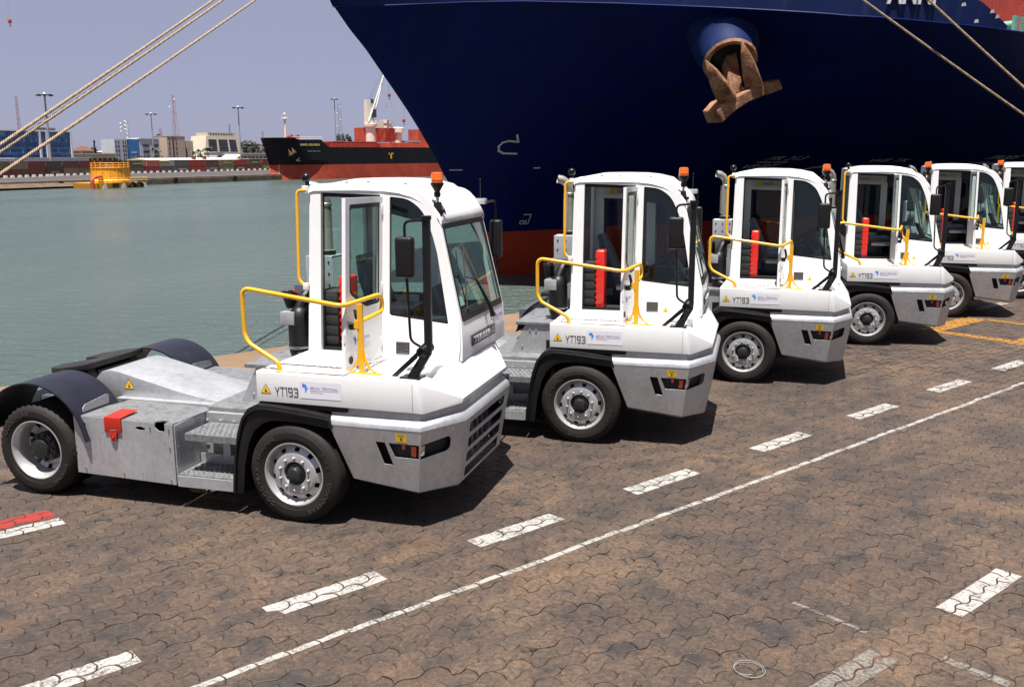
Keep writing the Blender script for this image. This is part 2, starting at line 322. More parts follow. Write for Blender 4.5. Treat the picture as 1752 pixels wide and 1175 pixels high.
# ------------------------------------------------------------------ mesh helpers
def put(name, me, parent=None, mat=None, loc=None):
    o = bpy.data.objects.new(name, me); COL.objects.link(o)
    if parent is not None: o.parent = parent
    if mat is not None and me is not None:
        me.materials.clear()
        for m in (mat if isinstance(mat, (list, tuple)) else [mat]): me.materials.append(MATS[m] if isinstance(m, str) else m)
    if loc is not None: o.location = loc
    return o
def tag(o, label=None, cat=None, group=None, kind=None):
    if label: o['label'] = label
    if cat: o['category'] = cat
    if group: o['group'] = group
    if kind: o['kind'] = kind
    return o
def thing(name, label, cat, loc=(0, 0, 0), rz=0.0, group=None):
    o = bpy.data.objects.new(name, None); COL.objects.link(o); o.empty_display_size = 0.3
    o.location = loc; o.rotation_euler = (0, 0, rz)
    return tag(o, label, cat, group)
class MB:
    def __init__(s): s.v = []; s.f = []; s.m = []; s.mi = 0; s.xf = None
    def P(s, p):
        p = Vector(p); s.v.append(s.xf(p) if s.xf else p); return len(s.v) - 1
    def face(s, ids): s.f.append(list(ids)); s.m.append(s.mi)
    def poly(s, pts): s.face([s.P(p) for p in pts])
    def box(s, x0, x1, y0, y1, z0, z1):
        a = [s.P((x, y, z)) for z in (z0, z1) for x, y in ((x0, y0), (x1, y0), (x1, y1), (x0, y1))]
        for q in ((3, 2, 1, 0), (4, 5, 6, 7), (0, 1, 5, 4), (1, 2, 6, 5), (2, 3, 7, 6), (3, 0, 4, 7)): s.face([a[i] for i in q])
        return s
    def loft(s, rings, close=True, cap0=True, cap1=True):
        ids = [[s.P(p) for p in r] for r in rings]; n = len(ids[0])
        for a, b in zip(ids[:-1], ids[1:]):
            for i in range(n if close else n - 1):
                j = (i + 1) % n; s.face((a[i], a[j], b[j], b[i]))
        if cap0 and close: s.face(list(reversed(ids[0])))
        if cap1 and close: s.face(ids[-1])
        return s
    def prism(s, poly, axis, a, b):
        mk = {'y': lambda u, v, t: (u, t, v), 'x': lambda u, v, t: (t, u, v), 'z': lambda u, v, t: (u, v, t)}[axis]
        return s.loft([[mk(u, v, a) for u, v in poly], [mk(u, v, b) for u, v in poly]])
    def tube(s, pts, r, n=10, cap=True, rr=None):
        pts = [Vector(p) for p in pts]; rings = []
        up = None
        for i, p in enumerate(pts):
            d = (pts[min(i + 1, len(pts) - 1)] - pts[max(i - 1, 0)]).normalized()
            if up is None: up = Vector((0, 0, 1)) if abs(d.z) < 0.9 else Vector((1, 0, 0))
            side = d.cross(up).normalized(); up = side.cross(d).normalized()
            rad = rr[i] if rr else r
            rings.append([p + (side * math.cos(2 * math.pi * k / n) + up * math.sin(2 * math.pi * k / n)) * rad for k in range(n)])
        return s.loft(rings, True, cap, cap)
    def cyl(s, p0, p1, r0, r1=None, n=16):
        return s.tube([p0, p1], r0, n, True, [r0, r0 if r1 is None else r1])
    def lathe(s, prof, c, axis='y', n=48, skip=None, a0=0.0, a1=2 * math.pi):
        full = abs(a1 - a0 - 2 * math.pi) < 1e-6; ns = n if full else n + 1
        ids = []
        for r, t in prof:
            row = []
            for k in range(ns):
                a = a0 + (a1 - a0) * k / n; cu, su = r * math.cos(a), r * math.sin(a)
                row.append(s.P({'y': (c[0] + cu, c[1] + t, c[2] + su), 'z': (c[0] + cu, c[1] + su, c[2] + t), 'x': (c[0] + t, c[1] + cu, c[2] + su)}[axis]))
            ids.append(row)
        for i in range(len(prof) - 1):
            for k in range(n):
                if skip and skip(i, k): continue
                j = (k + 1) % ns if full else k + 1
                s.face((ids[i][k], ids[i][j], ids[i + 1][j], ids[i + 1][k]))
        return s
    def sphere(s, c, r, nu=14, nv=8):
        return s.lathe([(max(1e-4, r * math.sin(math.pi * i / nv)), -r * math.cos(math.pi * i / nv)) for i in range(nv + 1)], c, 'z', nu)
    def mesh(s, name, smooth=35, bevel=0.0, seg=2, merge=True):
        me = bpy.data.meshes.new(name); me.from_pydata([tuple(p) for p in s.v], [], s.f)
        for p_, i in zip(me.polygons, s.m): p_.material_index = i
        bm = bmesh.new(); bm.from_mesh(me)
        if merge: bmesh.ops.remove_doubles(bm, verts=bm.verts, dist=1e-5)
        bmesh.ops.recalc_face_normals(bm, faces=bm.faces)
        if bevel:
            es = [e for e in bm.edges if len(e.link_faces) == 2 and e.calc_face_angle(0) > R(25)]
            bmesh.ops.bevel(bm, geom=es, offset=bevel, segments=seg, affect='EDGES', profile=0.6, clamp_overlap=True)
        if smooth:
            for f in bm.faces: f.smooth = True
            for e in bm.edges:
                e.smooth = not (len(e.link_faces) == 2 and e.calc_face_angle(0) > R(smooth))
        bm.to_mesh(me); bm.free(); return me
    def build(s, name, mat, parent=None, smooth=35, bevel=0.0, seg=2, loc=None):
        return put(name, s.mesh(name, smooth, bevel, seg), parent, mat, loc)
def arc_path(pts, rad, n=5):
    """polyline with its inner corners rounded"""
    pts = [Vector(p) for p in pts]; out = [pts[0]]
    for a, b, c in zip(pts[:-2], pts[1:-1], pts[2:]):
        d0, d1 = (a - b), (c - b); l = min(rad, d0.length * 0.48, d1.length * 0.48)
        p0, p1 = b + d0.normalized() * l, b + d1.normalized() * l
        for k in range(n + 1):
            t = k / n; out.append(p0 * (1 - t) ** 2 + b * 2 * t * (1 - t) + p1 * t ** 2)
    return out + [pts[-1]]
def eval_curve(cu):
    o = bpy.data.objects.new('tmp', cu); COL.objects.link(o)
    dg = bpy.context.evaluated_depsgraph_get(); me = bpy.data.meshes.new_from_object(o.evaluated_get(dg), depsgraph=dg)
    bpy.data.objects.remove(o); return me
def plate_mesh(name, outline, holes, fn, th=0.02, smooth=35):
    """a flat plate with real holes, its (u, v, w) carried into 3-D by fn"""
    cu = bpy.data.curves.new('plate', 'CURVE'); cu.dimensions = '2D'; cu.fill_mode = 'BOTH'; cu.extrude = 0.5
    for lp in [outline] + list(holes):
        sp = cu.splines.new('POLY'); sp.points.add(len(lp) - 1); sp.use_cyclic_u = True
        for pt, (u, v) in zip(sp.points, lp): pt.co = (u, v, 0, 1)
    me = eval_curve(cu); bpy.data.curves.remove(cu)
    for v in me.vertices: v.co = Vector(fn(v.co.x, v.co.y, v.co.z * 2 * th / 2))
    bm = bmesh.new(); bm.from_mesh(me); bmesh.ops.remove_doubles(bm, verts=bm.verts, dist=1e-5); bmesh.ops.recalc_face_normals(bm, faces=bm.faces)
    if smooth:
        for f in bm.faces: f.smooth = True
        for e in bm.edges: e.smooth = not (len(e.link_faces) == 2 and e.calc_face_angle(0) > R(smooth))
    bm.to_mesh(me); bm.free(); me.name = name; return me
def plate(name, outline, holes, fn, th, mat, parent): return put(name, plate_mesh(name, outline, holes, fn, th), parent, mat)
def rrect(x0, x1, y0, y1, r=0.03, n=4):
    out = []
    for cx, cy, a in ((x1 - r, y0 + r, -90), (x1 - r, y1 - r, 0), (x0 + r, y1 - r, 90), (x0 + r, y0 + r, 180)):
        for k in range(n + 1):
            t = R(a + 90 * k / n); out.append((cx + r * math.cos(t), cy + r * math.sin(t)))
    return out
def rpoly(pts, rad, n=4): # rounded closed polygon
    out = []; m = len(pts)
    for i in range(m):
        a, b, c = Vector(pts[i - 1]), Vector(pts[i]), Vector(pts[(i + 1) % m]); d0, d1 = a - b, c - b
        rd = rad[i] if isinstance(rad, (list, tuple)) else rad
        l = min(rd, d0.length * 0.45, d1.length * 0.45)
        if l < 1e-4: out.append((b.x, b.y)); continue
        p0, p1 = b + d0.normalized() * l, b + d1.normalized() * l
        for k in range(n + 1):
            t = k / n; p = p0 * (1 - t) ** 2 + b * 2 * t * (1 - t) + p1 * t ** 2; out.append((p.x, p.y))
    return out
TXT = {}
def text_mesh(body, size=1.0, ext=0.0, shear=0.0, bold=0.0, space=1.0):
    cu = bpy.data.curves.new('txt', 'FONT'); cu.body = body; cu.size = size; cu.extrude = ext; cu.shear = shear; cu.offset = bold; cu.space_character = space; cu.resolution_u = 3
    me = eval_curve(cu); bpy.data.curves.remove(cu); return me
def text_on(name, body, fn, height, mat, parent, width=None, ext=0.001, shear=0.0, bold=0.0, space=1.0):
    """lettering: cap height scaled to `height`, optionally stretched to `width`, carried by fn(u, v, w)"""
    me = text_mesh(body, 1.0, 0.5, shear, bold, space)
    xs = [v.co.x for v in me.vertices]; ys = [v.co.y for v in me.vertices]; x0, x1, y0, y1 = min(xs), max(xs), min(ys), max(ys)
    k = height / (y1 - y0); kx = k if width is None else width / (x1 - x0)
    for v in me.vertices: v.co = Vector(fn((v.co.x - x0) * kx, (v.co.y - y0) * k, v.co.z * 2 * ext))
    me.name = name; return put(name, me, parent, mat)
def strokes(name, segs, wd, fn, mat, parent, ext=0.0015):
    mb = MB(); mb.xf = lambda p: Vector(fn(p.x, p.y, p.z))
    for i, ln in enumerate(segs):
        for (a, b) in zip(ln[:-1], ln[1:]):
            a, b = Vector(a), Vector(b); d = (b - a).normalized() * wd * 0.5; nrm = Vector((-d.y, d.x)); a2, b2 = a - d, b + d
            e = ext + 0.0001 * i
            q = [a2 + nrm, b2 + nrm, b2 - nrm, a2 - nrm]
            mb.loft([[(p.x, p.y, -e) for p in q], [(p.x, p.y, e) for p in q]])
    return mb.build(name, mat, parent, 0)
def dup(root, label=None, group=None):
    r = root.copy(); COL.objects.link(r)
    if label: r['label'] = label
    if group: r['group'] = group
    for ch in list(root.children):
        c = ch.copy(); COL.objects.link(c); c.parent = r
        for g in list(ch.children):
            d = g.copy(); COL.objects.link(d); d.parent = c
    return r

# ================================================================== SETTING: paving, coping, water
def sheet(name, pts, mat, label=None):
    mb = MB(); mb.poly(pts); o = mb.build(name, mat, None, 0); return tag(o, label, None, None, 'structure')
PAVE = sheet('paving', [SW(-70, -70, -0.011), SW(-70, 5.5, -0.011), SW(170, 5.5, -0.011), SW(170, -70, -0.011)], 'joint_bed', 'brown wavy block paving of the quay')
# wavy interlocking pavers: rows run along the quay (s); all blocks share one outline
PL, PH, S0P, W0P = 0.232, 0.142, -4.06, -10.0
NROW, NCOL = int(15.5 / PH), int(30 / PL)
def edge_w(u): return 0.021 * math.sin(2 * math.pi * u / PL)
def cross_s(t): return 0.026 * math.sin(math.pi * t) - 0.013
def inset(pts, d):
    out = []; n = len(pts)
    for i in range(n):
        a, b, c = Vector(pts[i - 1]), Vector(pts[i]), Vector(pts[(i + 1) % n])
        e0, e1 = (b - a).normalized(), (c - b).normalized(); n0, n1 = Vector((-e0.y, e0.x)), Vector((-e1.y, e1.x))
        m = (n0 + n1); m = m.normalized() if m.length > 1e-6 else n0
        k = d / max(0.5, m.dot(n0)); out.append((b.x + m.x * k, b.y + m.y * k))
    return out
def shift(r): return (r % 2) * PL * 0.5
def shift(r): return (r % 2) * PL * 0.5   # every other row starts half a block later on the same wave
def outline_for(r, hi=True, ins=0.0):
    n_long, n_x = (10, 4) if hi else (5, 2); sh = shift(r); pts = []
    ew = lambda u: edge_w(u + sh)
    for i in range(n_long + 1): u = PL * i / n_long; pts.append((u + cross_s(0), ew(u)))
    for k in range(1, n_x): t = k / n_x; pts.append((PL + cross_s(t), ew(PL) + PH * t))
    for i in range(n_long, -1, -1): u = PL * i / n_long; pts.append((u + cross_s(1), PH + ew(u)))
    for k in range(n_x - 1, 0, -1): t = k / n_x; pts.append((cross_s(t), ew(0) + PH * t))
    return inset(pts, ins)
def paver_arrays(r, hi):
    if hi:
        a = outline_for(r, True, 0.0020); b = outline_for(r, True, 0.0075); n = len(a)
        v = [(x, y, -0.011) for x, y in a] + [(x, y, -0.004) for x, y in a] + [(x, y, 0.0) for x, y in b]
        f = [(i, (i + 1) % n, n + (i + 1) % n, n + i) for i in range(n)] + [(n + i, n + (i + 1) % n, 2 * n + (i + 1) % n, 2 * n + i) for i in range(n)] + [tuple(range(2 * n, 3 * n))]
    else:
        a = outline_for(r, False, 0.0035); n = len(a); v = [(x, y, 0.0) for x, y in a]; f = [tuple(range(n))]
    return np.array(v), f
PV = {(p, h): paver_arrays(p, h) for p in (0, 1) for h in (True, False)}
def in_view(p, mx=0.02):
    d = p - CAM; z = d.dot(_f)
    if z < 0.5: return False
    return abs(d.dot(_r2) / z) < 0.538 + mx and abs(d.dot(_u2) / z) < 0.361 + mx
cells = []
for r in range(NROW):
    for k in range(NCOL):
        s = S0P + k * PL + shift(r); w = W0P + r * PH
        P = SW(s + PL / 2, w + PH / 2); dist = (P - CAM).length
        vw = in_view(P, 0.16)
        cells.append((dist, r, k, s, w, vw, in_view(P)))
cells = [c for c in cells if c[5] or c[0] < 9]
sing = sorted([c for c in cells if c[6]], key=lambda c: c[0])[:300]
single = set((c[1], c[2]) for c in sing)
PM = {}
for p in (0, 1):
    v, f = PV[(p, True)]; me = bpy.data.meshes.new('paver'); 
    me.from_pydata([tuple(x) for x in v], [], f); me.materials.append(MATS['paver_concrete']); PM[p] = me
def jitter(r, k):
    g_ = random.Random(r * 7919 + k * 104729); return (g_.gauss(0, 0.0017), g_.gauss(0, 0.012), g_.gauss(0, 0.016))
for c in sing:
    dz, tx, ty = jitter(c[1], c[2]); o = put('paver', PM[c[1] % 2], PAVE)
    p = SW(c[3], c[4], dz - tx * PL / 2 - ty * PH / 2); X_, Y_ = QS + Vector((0, 0, tx)), QN + Vector((0, 0, ty))
    o.matrix_basis = Matrix(((X_.x, Y_.x, 0, p.x), (X_.y, Y_.y, 0, p.y), (X_.z, Y_.z, 1, p.z), (0, 0, 0, 1)))
V, F, T = [], [], []; off = 0
for c in cells:
    if (c[1], c[2]) in single: continue
    hi = c[0] < 15.5; v, f = PV[(c[1] % 2, hi)]
    dz, tx, ty = jitter(c[1], c[2]); vv = v.copy(); vv[:, 2] += dz + (vv[:, 0] - PL / 2) * tx + (vv[:, 1] - PH / 2) * ty
    if not hi: vv[:, 2] -= 0.0015
    vv[:, 0] += c[3]; vv[:, 1] += c[4]
    V.append(vv); F += [tuple(i + off for i in q) for q in f]; T += [random.random()] * len(f); off += len(v)
V = np.vstack(V); XY = V[:, :1] * np.array([[QS.x, QS.y]]) + V[:, 1:2] * np.array([[QN.x, QN.y]])
me = bpy.data.meshes.new('paver_field'); me.from_pydata(np.hstack([XY, V[:, 2:]]).tolist(), [], F)
at_ = me.attributes.new('tone', 'FLOAT', 'FACE'); at_.data.foreach_set('value', T)
tag(put('paver_field', me, PAVE, 'paver_concrete'), kind='stuff')
# painted markings: sheets cut block by block so that the joints stay open
def clip(poly, rect):
    (s0, s1, w0, w1) = rect
    for ax, val, sgn in ((0, s0, 1), (0, s1, -1), (1, w0, 1), (1, w1, -1)):
        out = []
        for i in range(len(poly)):
            a, b = poly[i - 1], poly[i]; ia, ib = (a[ax] - val) * sgn >= 0, (b[ax] - val) * sgn >= 0
            if ia != ib:
                t = (val - a[ax]) / (b[ax] - a[ax]); out.append((a[0] + (b[0] - a[0]) * t, a[1] + (b[1] - a[1]) * t))
            if ib: out.append(b)
        poly = out
        if not poly: return poly
    return poly
def marking(name, s0, s1, w0, w1, mat, jit=0.004, z=0.004, drop=0.0):
    mb = MB(); r0, r1 = int((w0 - W0P - 0.06) / PH), int((w1 - W0P + 0.06) / PH)
    for r in range(max(0, r0 - 1), min(NROW, r1 + 1)):
        for k in range(int((s0 - S0P) / PL) - 2, int((s1 - S0P) / PL) + 2):
            bs, bw = S0P + k * PL + shift(r), W0P + r * PH
            rj = random.Random(r * 911 + k * 37); jw = rj.uniform(-jit, jit); js = rj.uniform(-jit, jit); jt = rj.uniform(-jit, jit) * 3     # blocks relaid after painting
            q = clip([(x + bs, y + bw - jw - jt * (x - PL / 2)) for x, y in outline_for(r, True, 0.0068)], (s0 + js, s1 + js, w0, w1))
            q = [(x, y + jw + jt * (x - bs - PL / 2)) for x, y in q]
            if rj.random() < drop: continue
            dz, tx, ty = jitter(r, k)
            if len(q) > 2: mb.poly([SW(x, y, z - 0.0015 + dz + (x - bs - PL / 2) * tx + (y - bw - PH / 2) * ty) for x, y in q])
    return put(name, mb.mesh(name, 0, merge=False), PAVE, mat)
for i, s in enumerate((-2.93, -0.99, 0.94, 2.92, 5.02, 7.07, 9.18, 11.25, 13.3, 15.3, 17.3, 19.3)):
    marking('painted_dash', s, s + 0.98, -1.565, -1.36, 'road_white')
for i, s in enumerate((0.86, 2.80, 4.86)): marking('painted_dash', s, s + 1.02, -4.84, -4.64, 'road_white_faded' if i == 0 else 'road_white')
marking('painted_line', -3.9, 25.5, -2.130, -2.070, 'road_white_thin', 0.012)
marking('painted_line', 2.05, 2.09, -4.5, -3.9, 'road_white_faded'); marking('painted_line', 2.08, 2.16, -5.45, -5.02, 'road_white_faded')
marking('painted_dash', -2.9, -1.61, 1.38, 1.58, 'road_white'); marking('painted_block', -2.3, -1.66, 1.60, 1.88, 'road_red', 0.03, z=0.0045, drop=0.15)
marking('painted_dash', 16.9, 18.3, 1.30, 1.50, 'road_white')
marking('painted_line', 13.72, 15.75, 0.68, 1.12, 'road_yellow'); marking('painted_line', 13.62, 13.88, -0.62, 0.675, 'road_yellow')
marking('painted_line', 15.66, 15.86, -0.45, 0.675, 'road_yellow'); marking('painted_line', 13.55, 15.75, -1.0, -0.625, 'road_yellow')

mb = MB(); mb.xf = lambda p: SW(p.x, p.y, p.z)
mb.loft([[(-80, 5.5, -0.2), (-80, 5.5, 0.012), (-80, 7.68, 0.012), (-80, 7.74, -0.05), (-80, 7.74, -6), (-80, 7.0, -6)], [(170, 5.5, -0.2), (170, 5.5, 0.012), (170, 7.68, 0.012), (170, 7.74, -0.05), (170, 7.74, -6), (170, 7.0, -6)]])
tag(mb.build('quay_coping', 'coping_concrete', None, 0), 'tan concrete coping along the edge of the near quay', None, None, 'structure')
mb = MB(); mb.poly([SW(-900, 7.2, WATER_Z), SW(-900, 1500, WATER_Z), SW(1500, 1500, WATER_Z), SW(1500, 7.2, WATER_Z)])
tag(mb.build('water', 'harbour_water', None, 0), 'grey green rippled harbour water', None, None, 'structure')

# ================================================================== BIG BLUE SHIP
def interp(x, xs, ys): return float(np.interp(x, xs, ys))
BOOT = [(27.3, 32.25), (28.0, 31.55), (29.6, 31.0), (32.1, 30.55), (36.0, 30.0), (42.6, 29.2), (48.0, 27.9), (58, 23.5), (75, 15), (100, 10.2), (130, 9.8)]
KNUC = [(19.36, 32.25), (21.95, 29.9), (23.3, 27.5), (24.7, 25.3), (26.65, 21.8), (28.9, 17.4), (31.3, 13.35), (34.2, 11.5), (38.2, 10.0), (52, 9.8), (130, 9.8)]
WC = 32.25
def kn_z(s): return interp(s, [19.4, 22, 23.3, 24.7, 26.65, 28.9, 31.3, 34.2, 38.2], [10.03, 10.08, 10.03, 9.93, 9.61, 9.12, 8.6, 8.38, 8.21])
def densify(pts, n):
    xs = np.linspace(0, len(pts) - 1, n); a = np.array(pts)
    return [(float(np.interp(x, range(len(pts)), a[:, 0])), float(np.interp(x, range(len(pts)), a[:, 1]))) for x in xs]
def smooth_pts(pts, it=2):
    a = np.array(pts)
    for _ in range(it):
        b = a.copy(); b[1:-1] = 0.25 * a[:-2] + 0.5 * a[1:-1] + 0.25 * a[2:]; a = b
    return [tuple(x) for x in a]
NB = 61
B_ = smooth_pts(densify(BOOT, NB)); K_ = smooth_pts(densify(KNUC, NB), 4)
ZB = -0.6
STEM = [(-3.4, 29.2), (-2.93, 28.85), (-0.6, 27.27), (1.85, 25.72), (2.51, 25.29), (4.25, 24.18), (5.85, 22.98), (7.07, 21.95), (8.15, 21.08), (9.37, 19.88), (9.7, 19.55), (10.4, 19.15), (11.5, 18.49)]
def stem_s(z): return interp(z, [a for a, _ in STEM], [b for _, b in STEM])
def hull_pt(j, t):
    """t in 0..1 from boot top to knuckle"""
    b, k = B_[j], K_[j]; zk = kn_z(k[0]); z = ZB + (zk - ZB) * t
    fl = 0.66 * t + 0.34 * t ** 2.2
    s = b[0] + (k[0] - b[0]) * t; w = b[1] + (k[1] - b[1]) * fl
    if j == 0: s = stem_s(z); w = WC
    else:
        bl = math.exp(-j / 2.5); s = s * (1 - bl) + (stem_s(z) + (s - (B_[0][0] + (K_[0][0] - B_[0][0]) * t))) * bl
    return s, w, z
def side(p, sg): return SW(p[0], p[1] if sg > 0 else WC + 0.70 * (WC - p[1]), p[2])
ship = thing('cargo_ship', 'big dark blue ship with red underwater paint towering behind the tractors', 'ship', SW(70, WC, WATER_Z))
def ship_obj(name, mb, mat, parent=ship, smooth=40):
    me = mb.mesh(name, smooth)
    inv = -Vector(ship.location)
    for v in me.vertices: v.co += inv
    return put(name, me, parent, mat)
NT = 12
for nm in ('hull',):
    mb = MB()
    for sg in (1, -1):
        g_ = [[mb.P(side(hull_pt(j, t / NT), sg)) for j in range(NB)] for t in range(NT + 1)]
        for a, b in zip(g_[:-1], g_[1:]):
            for j in range(NB - 1): mb.face((a[j], a[j + 1], b[j + 1], b[j]))
    hull = ship_obj('hull', mb, 'hull_blue', smooth=60)
mb = MB()
for sg in (1, -1):
    rows = []
    for z in (ZB, -1.4, -2.2, -3.1, -4.5):
        row = []
        for j in range(NB):
            b = B_[j]; f = (ZB - z); fw = 1.0 - 0.10 * f if j else 1.0
            s = b[0] + f * 0.68 * math.exp(-j / 12.0); w = WC - (WC - b[1]) * fw
            if j == 0: s = stem_s(z) if z > -3.4 else stem_s(-3.4)
            row.append(mb.P(side((s, w, z), sg)))
        rows.append(row)
    for a, b in zip(rows[:-1], rows[1:]):
        for j in range(NB - 1): mb.face((a[j], b[j], b[j + 1], a[j + 1]))
ship_obj('boot_topping', mb, 'hull_red', smooth=60)
def bul_top(s): return interp(s, [18, 24, 30, 36.2, 38.15, 38.6], [13.2, 12.3, 10.8, 9.25, 8.23, 8.22])
mb = MB()
for sg in (1, -1):
    lo, hi, li, lj = [], [], [], []
    for j in range(NB):
        s, w, z = hull_pt(j, 1.0)
        if s > 38.5: break
        zt = bul_top(s) + 0.3 * math.exp(-j / 5.0); dzz = zt - z
        lo.append(mb.P(side((s - 0.0, w + 0.02, z + 0.004), sg)))
        hi.append(mb.P(side((s - (0.55 * dzz * math.exp(-j / 6.0)), w - 0.08 * dzz * (1 - math.exp(-j / 3.0)), zt), sg)))
        li.append(mb.P(side((s + 0.1 - (0.55 * dzz * math.exp(-j / 6.0)), w + 0.12, zt), sg))); lj.append(mb.P(side((s + 0.1, w + 0.3, z + 0.05), sg)))
    for i in range(len(lo) - 1):
        for a, b in ((lo, hi), (hi, li), (li, lj)): mb.face((a[i], a[i + 1], b[i + 1], b[i]))
ship_obj('bulwark', mb, 'bolster_blue', smooth=50)
mb = MB(); top = [hull_pt(j, 1.0) for j in range(NB)]
for a, b in zip(top[:-1], top[1:]):
    mb.poly([SW(a[0], a[1] + 0.3, a[2]), SW(b[0], b[1] + 0.3, b[2]), SW(b[0], WC + 0.70 * (WC - b[1]) - 0.3, b[2]), SW(a[0], WC + 0.70 * (WC - a[1]) - 0.3, a[2])])
ship_obj('deck', mb, 'ship_deck_red')
# knuckle rub strip
mb = MB(); pts = [hull_pt(j, 1.0) for j in range(4, NB)]
mb.tube([SW(s, w - 0.02, z) for s, w, z in pts if s < 60], 0.035, 6); ship_obj('rubbing_strip', mb, 'hull_blue')
# hull surface lookup for things that sit on it
def hull_w(s, z):
    # march along the level curve at height z
    prev = None
    for j in range(NB):
        zk = kn_z(K_[j][0]); t = min(1.0, max(0.0, (z - ZB) / (zk - ZB))); p = hull_pt(j, t)
        if prev and (prev[0] - s) * (p[0] - s) <= 0 and abs(p[0] - prev[0]) > 1e-6:
            k = (s - prev[0]) / (p[0] - prev[0]); return prev[1] + (p[1] - prev[1]) * k
        prev = p
    return prev[1] if s > prev[0] else WC + 5
def on_hull(s0, z0, slant=0.0):
    """(u, v, out) on the hull: u along the ship aft, v up"""
    def fn(u, v, o=0.0):
        s, z = s0 + u + slant * v, z0 + v; w = hull_w(s, z); return SW(s, w - 0.03 - o, z) - Vector(ship.location)
    return fn
# bolster, chocks, marks, name
mb = MB()
HC, HE = Vector((30.9, 19.6, 9.3)), Vector((29.25, 17.55, 7.05)); ax_ = (HE - HC).normalized()
e1 = ax_.cross(Vector((0, 0, 1))).normalized(); e2 = e1.cross(ax_)
def ring(c, r, n=28): return [SW(*(c + e1 * (r * math.cos(2 * math.pi * k / n)) + e2 * (r * 1.0 * math.sin(2 * math.pi * k / n)))) for k in range(n)]
mb.loft([ring(HC, 1.60), ring(HC.lerp(HE, 0.45), 1.46), ring(HC.lerp(HE, 0.68), 1.36), ring(HC.lerp(HE, 0.70), 1.38), ring(HC.lerp(HE, 0.72), 1.30), ring(HC.lerp(HE, 0.90), 1.18), ring(HE, 1.08), ring(HE - ax_ * 0.3, 0.88)], True, False, False)
ship_obj('anchor_bolster', mb, 'bolster_blue', smooth=40)
mb = MB(); mb.loft([ring(HE - ax_ * 0.02, 1.12), ring(HE + ax_ * 0.10, 1.06), ring(HE + ax_ * 0.08, 0.90), ring(HE + ax_ * 0.0, 0.86)], True, False, False)
ship_obj('bolster_lip', mb, 'rust_steel')
mb = MB(); mb.loft([ring(HE + ax_ * 0.01, 0.87), ring(HE - ax_ * 0.5, 0.60)], True, False, True); ship_obj('hawse_opening', mb, 'interior_dark')
for s0 in (33.55, 35.75):
    fn = lambda u, v, o=0.0, s0=s0: SW(s0 + u, hull_w(s0 + u, 8.1) - 0.30 + 0.09 * 0 - o, kn_z(s0) + 0.17 + v) - Vector(ship.location)
    fr = ship_obj('mooring_chock', MB(), 'ship_white')
    out_ = rpoly([(-0.48, 0.34), (-0.52, 0.12), (-0.36, -0.02), (0.34, -0.02), (0.5, 0.14), (0.42, 0.34)], 0.05)
    inn = rpoly([(-0.43, 0.30), (-0.46, 0.12), (-0.33, 0.03), (0.31, 0.03), (0.44, 0.14), (0.37, 0.30)], 0.05)
    fr.data = plate_mesh('mooring_chock', out_, [inn], fn, 0.30); fr.data.materials.append(MATS['rust_steel'])
    mb = MB(); q = [fn(u, v, -0.02) for u, v in inn]; mb.poly(q); mb.build('chock_opening', 'interior_dark', fr, 0)
MK = 'hull_mark'
strokes('bulb_mark', [[(0.62, 0.62), (0.80, 0.30), (0.35, 0.34), (0.12, 0.26), (0.02, 0.08), (0.10, -0.14), (0.35, -0.26), (0.95, -0.28)]], 0.085, on_hull(27.0, 3.72), MK, ship)
strokes('frame_mark', [[(0, 0), (0.28, 0.0)]], 0.06, on_hull(29.1, 2.72), MK, ship); strokes('frame_mark', [[(0, 0), (0.42, 0)]], 0.05, on_hull(25.45, 2.65), MK, ship)
text_on('draft_number', 'OS', on_hull(29.25, -0.25), 0.24, MK, ship, 0.42, 0.006, bold=0.02); strokes('draft_bracket', [[(0.2, 0.40), (0.62, 0.40), (0.56, -0.1)]], 0.05, on_hull(29.2, -0.12), MK, ship)
text_on('frame_text', 'FR 213', on_hull(40.9, 3.0), 0.22, MK, ship, 1.9, 0.006, shear=0.25); text_on('frame_text', 'VB/BT', on_hull(40.4, 2.55), 0.24, MK, ship, 1.75, 0.006, shear=0.25)
strokes('frame_mark', [[(0, 0), (1.5, 0)]], 0.05, on_hull(40.7, 2.90), MK, ship)
text_on('frame_text', 'FR205', on_hull(52.9, 2.98), 0.20, MK, ship, 1.7, 0.006, shear=0.25); text_on('frame_text', 'TANK/FRAME', on_hull(51.3, 2.65), 0.18, MK, ship, 3.6, 0.006, shear=0.25)
text_on('frame_text', 'WB TK', on_hull(46.6, 2.86), 0.18, MK, ship, 2.2, 0.006, shear=0.25)
strokes('thruster_mark', [[(1.1 * math.cos(t), 0.62 * math.sin(t)) for t in np.linspace(0, 2 * math.pi, 25)], [(-0.5, -0.25), (0.45, 0.2)], [(-0.5, 0.1), (0.1, 0.12)]], 0.11, on_hull(44.7, 2.02), MK, ship)
def on_bul(s0, z0):
    def fn(u, v, o=0.0):
        s, z = s0 + u, z0 + v; dz = z - kn_z(s); return SW(s, hull_w(s, kn_z(s) - 0.02) - 0.16 - 0.08 * dz - o, z) - Vector(ship.location)
    return fn
text_on('ship_name', 'ANNI', on_bul(32.35, 9.02), 1.15, 'white_wall', ship, 1.75, 0.02, bold=0.03)
mb = MB()
for k, (s, z) in enumerate(((35.2, 9.0), (36.6, 8.8), (36.9, 8.62), (35.9, 8.4))):
    mb.poly([Vector(on_bul(s, z)(u, v, 0.004)) + Vector(ship.location) for u, v in ((0, 0), (0.22, 0.03), (0.16, 0.16), (0.02, 0.12))])
ship_obj('paint_scrape', mb, 'hull_mark')
